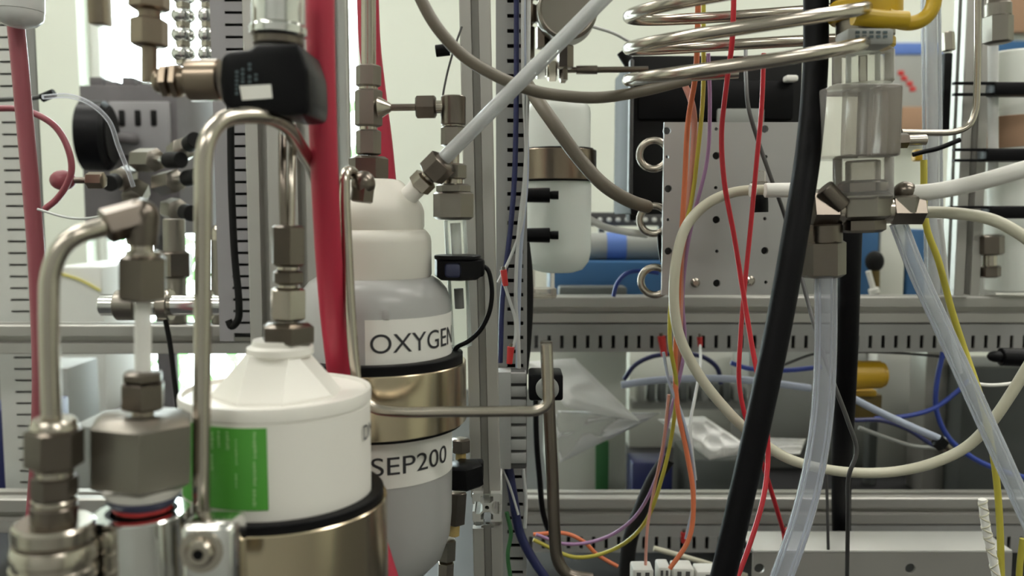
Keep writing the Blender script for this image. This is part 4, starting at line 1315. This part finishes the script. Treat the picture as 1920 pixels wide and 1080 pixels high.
# wall panel and things behind
t = thing('wall_panel', at(1690, 240, 2.38), 'grey wall panel with a blue top edge and red mark', 'panel')
pbox('panel', 1662, 1770, 100, 240, 2.38, .02, 'grey_box', parent=t)
pbox('top_edge', 1662, 1770, 80, 102, 2.376, .024, 'blue_tape', parent=t)
for k, (x, y) in enumerate(((1684, 132), (1690, 142), (1700, 152), (1706, 162))):
    pbox('red_mark', x, x + 12, y, y + 9, 2.377, .004, 'red_tip', parent=t)
tag(pbox('carton', 1690, 1770, 200, 250, 2.3, .1, 'cardboard'), 'brown cardboard carton behind the clear block', 'carton')
tag(pbox('bracket', 1820, 1926, 76, 104, 2.37, .03, 'blue_box'), 'dark blue bracket below the orange tube', 'bracket')
tag(pbox('panel_board', 1866, 2000, -60, 60, 2.37, .03, 'cardboard'), 'tan board behind the regulator stem', 'board')
tag(pbox('yellow_tab', 1716, 1734, 280, 302, .9, .01, 'gold'), 'small yellow tab beside the upright clear tube', 'tab')

# ============================================================ LEFT BACKGROUND
t = thing('control_unit', at(240, 440, 1.35), 'dark grey control unit in front of the window', 'unit')
pbox('case', 160, 330, 160, 440, 1.35, .2, 'machine', parent=t)
pbox('stand', 300, 314, 436, 852, 1.40, .03, 'machine', parent=t)
build('stand_foot', G().box(at(250, 0, 1.4).x, at(326, 0, 1.4).x, 1.40, 1.54, BZ + .001, BZ + .012, .002), 'machine', t)
pbox('front_panel', 206, 316, 190, 290, 1.343, .008, 'duct_left', parent=t)
for k in range(5):
    pbox('module', 168 + k * 30, 190 + k * 30, 144 + (k % 2) * 8, 166, 1.36, .1, 'machine', parent=t)
for k in range(3):
    pbox('slot', 222 + k * 30, 232 + k * 30, 206, 236, 1.34, .006, 'black_matte', parent=t)
p = at(182, 255, 1.28)
t = thing('gauge', p, 'large round black gauge beside the white wall', 'gauge')
gd = Vector((1, .18, 0)).normalized()
build('case', G().lathe(p - gd * .02, p + gd * .02, [(0, sz(60, 1.28)), (.002, sz(64, 1.28)), (.034, sz(64, 1.28)), (.04, sz(56, 1.28))], 36), 'black', t)
build('stem', G().tube([p, p + Vector((.03, .061, 0))], .008), 'machine', t)
build('dial', G().lathe(p + gd * .0195, p + gd * .0225, [(0, sz(50, 1.28)), (.003, sz(50, 1.28))], 32), 'black_matte', t)
# cluster of needle valves
vc = [(258, 300, 340, 300), (300, 345, 372, 330), (262, 352, 230, 410), (330, 290, 366, 262), (240, 330, 205, 344), (318, 392, 360, 400)]
labs = ['needle valve leaning right in front of the control unit', 'needle valve with dark handle left of the U tube', 'needle valve pointing down to the elbow fitting', 'upper needle valve close to the U tube',
        'needle valve lying level beside the round black gauge', 'lowest needle valve left of the U tube']
for (x0, y0, x1, y1), lb in zip(vc, labs):
    L = math.hypot(x1 - x0, y1 - y0)
    stack('needle_valve', lb, 'valve', (x0, y0), (x1, y1), (1.0, .95), [('body', 'hex', 0, L * .45, 40, 'steel_block'), ('stem', 'cyl', L * .4, L * .75, 16, 'chrome'), ('handle', 'cyl', L * .7, L, 30, 'black_matte')], rot=.4)
    if lb in (labs[2], labs[5]):
        build('mounting_stem', G().tube([at(x0, y0, 1.0), at(min(max(x0, 175), 312), y0 + 8, 1.351)], .006), 'steel_dark', STACKS[-1])
# bright chromed fitting columns in front of the window
for i, (x, y1, wd) in enumerate(((344, 116, 44), (388, 108, 34), (418, 98, 28), (450, 82, 34))):
    segs = []
    d = 0
    while d < y1 + 60:
        segs.append(('bead', 'ball', d, d + 34, wd, 'chrome'))
        segs.append(('spacer', 'hex', d + 28, d + 40, wd * .6, 'steel'))
        d += 36
    stack('fitting_column', 'column of bright chromed fittings in front of the window', 'fitting', (x, -60), (x, y1), .95, segs, 'chromed fitting columns')
stack('manifold_bar', 'horizontal chromed bar behind the inverted U tube', 'bar', (190, 572), (452, 572), .865, [('bar', 'cyl', 0, 262, 40, 'chrome'), ('collar', 'cyl', 110, 132, 62, 'steel'), ('collar', 'cyl', 30, 70, 58, 'steel_block'), ('collar', 'cyl', 190, 206, 58, 'steel'), ('end_foot', 'cyl', 250, 300, 20, 'steel')])
stack('pipe', 'upright grey pipe standing behind the elbow fitting', 'pipe', (326, 410), (330, 606), .915, [('pipe_body', 'cyl', 0, 196, 40, 'steel_block'), ('nut', 'hex', 60, 110, 60, 'steel_dark'), ('nut', 'hex', 150, 176, 58, 'steel')])
stack('pipe', 'upright grey pipe beside the left duct', 'pipe', (418, 440), (418, 606), .915, [('pipe_body', 'cyl', 0, 166, 44, 'steel_block'), ('cap', 'dome', -20, 10, 50, 'steel')])
# small bright things on the window side below the wall
bench_box('storage_box', 100, 190, 500, 1.62, .2, 'white_box', 'white box under the window left of the valve stem', 'box')
bench_box('storage_box', 205, 300, 772, 1.58, .2, 'machine', 'dark grey box behind the valve stem', 'box')
bench_box('storage_box', -60, 125, 690, 1.3, .1, 'grey_box', 'grey box on the bench behind the thick bent tube', 'box')
bench_box('storage_box', -60, 60, 770, 1.18, .1, 'blue_dark', 'low dark blue box at the left edge of the bench', 'box')
bench_box('storage_box', 130, 420, 800, 1.13, .1, 'grey_box', 'wide grey box on the bench behind the hexagon block', 'box')
# pink red hose, loop and small red valve
sweep('hose', [(20, -520, .70), (28, 20, .70), (36, 110, .70), (46, 220, .70), (56, 330, .70), (66, 450, .70), (72, 560, .70), (76, 700, .70), (72, 860, .70), (60, 1010, .70)], 30, 'pink_hose',
      'pinkish red hose hanging at the far left', 'hose', n=14)
stack('cap', 'translucent pale pink cap around the top of the red hose', 'cap', (34, -60), (36, 52), .68, [('skirt', 'cyl', 0, 84, 86, 'cloudy_tube'), ('rim', 'dome', 112, 70, 84, 'cloudy_tube')])
sweep('tube', [(-20, 204, .74), (30, 204, .74), (72, 216, .74), (106, 240, .74), (128, 280, .74), (134, 320, .74), (122, 352, .74), (104, 376, .74), (84, 392, .74)], 12, 'pink_hose',
      'thin dull pink tube looping around the pink red hose', 'tube')
stack('check_valve', 'small brownish red valve on the dull pink tube', 'valve', (84, 338), (190, 338), .76, [('body', 'ball', 10, 58, 38, 'pink_hose'), ('stem', 'cyl', 50, 82, 12, 'steel_dark'), ('end', 'hex', 80, 112, 28, 'bronze')])
stack('wire_clip', 'small black clip at the white wall behind the pink hose', 'clip', (78, 184), (100, 175), .88, [('head', 'cyl', 0, 26, 16, 'black')])
# foliage outside the window
g = G()
rnd = random.Random(4)
for k in range(330):
    p = Vector((rnd.gauss(-1.6, .7), 3.9 + rnd.gauss(0, .25), rnd.uniform(.2, 1.9)))
    a = rnd.uniform(0, 6.28)
    d1 = Vector((math.cos(a), rnd.uniform(-.4, .4), math.sin(a))) * .06
    d2 = Vector((-math.sin(a), rnd.uniform(-.4, .4), math.cos(a))) * .025
    g.add([p - d1, p + d2, p + d1, p - d2], [(0, 1, 2, 3)])
o = tag(build('hedge_leaves', g, 'leaf'), 'green leafy hedge outside the window', 'hedge')
o['kind'] = 'stuff'

x0, x1 = at(162, 0, 1.2).x, at(193, 0, 1.2).x
tag(build('bracket', G().box(x0, x1, 1.2, 1.23, at(162, 44, 1.2).z, RZ1, .003), 'bronze'), 'dark brown bracket hanging from the ceiling in front of the window', 'bracket')
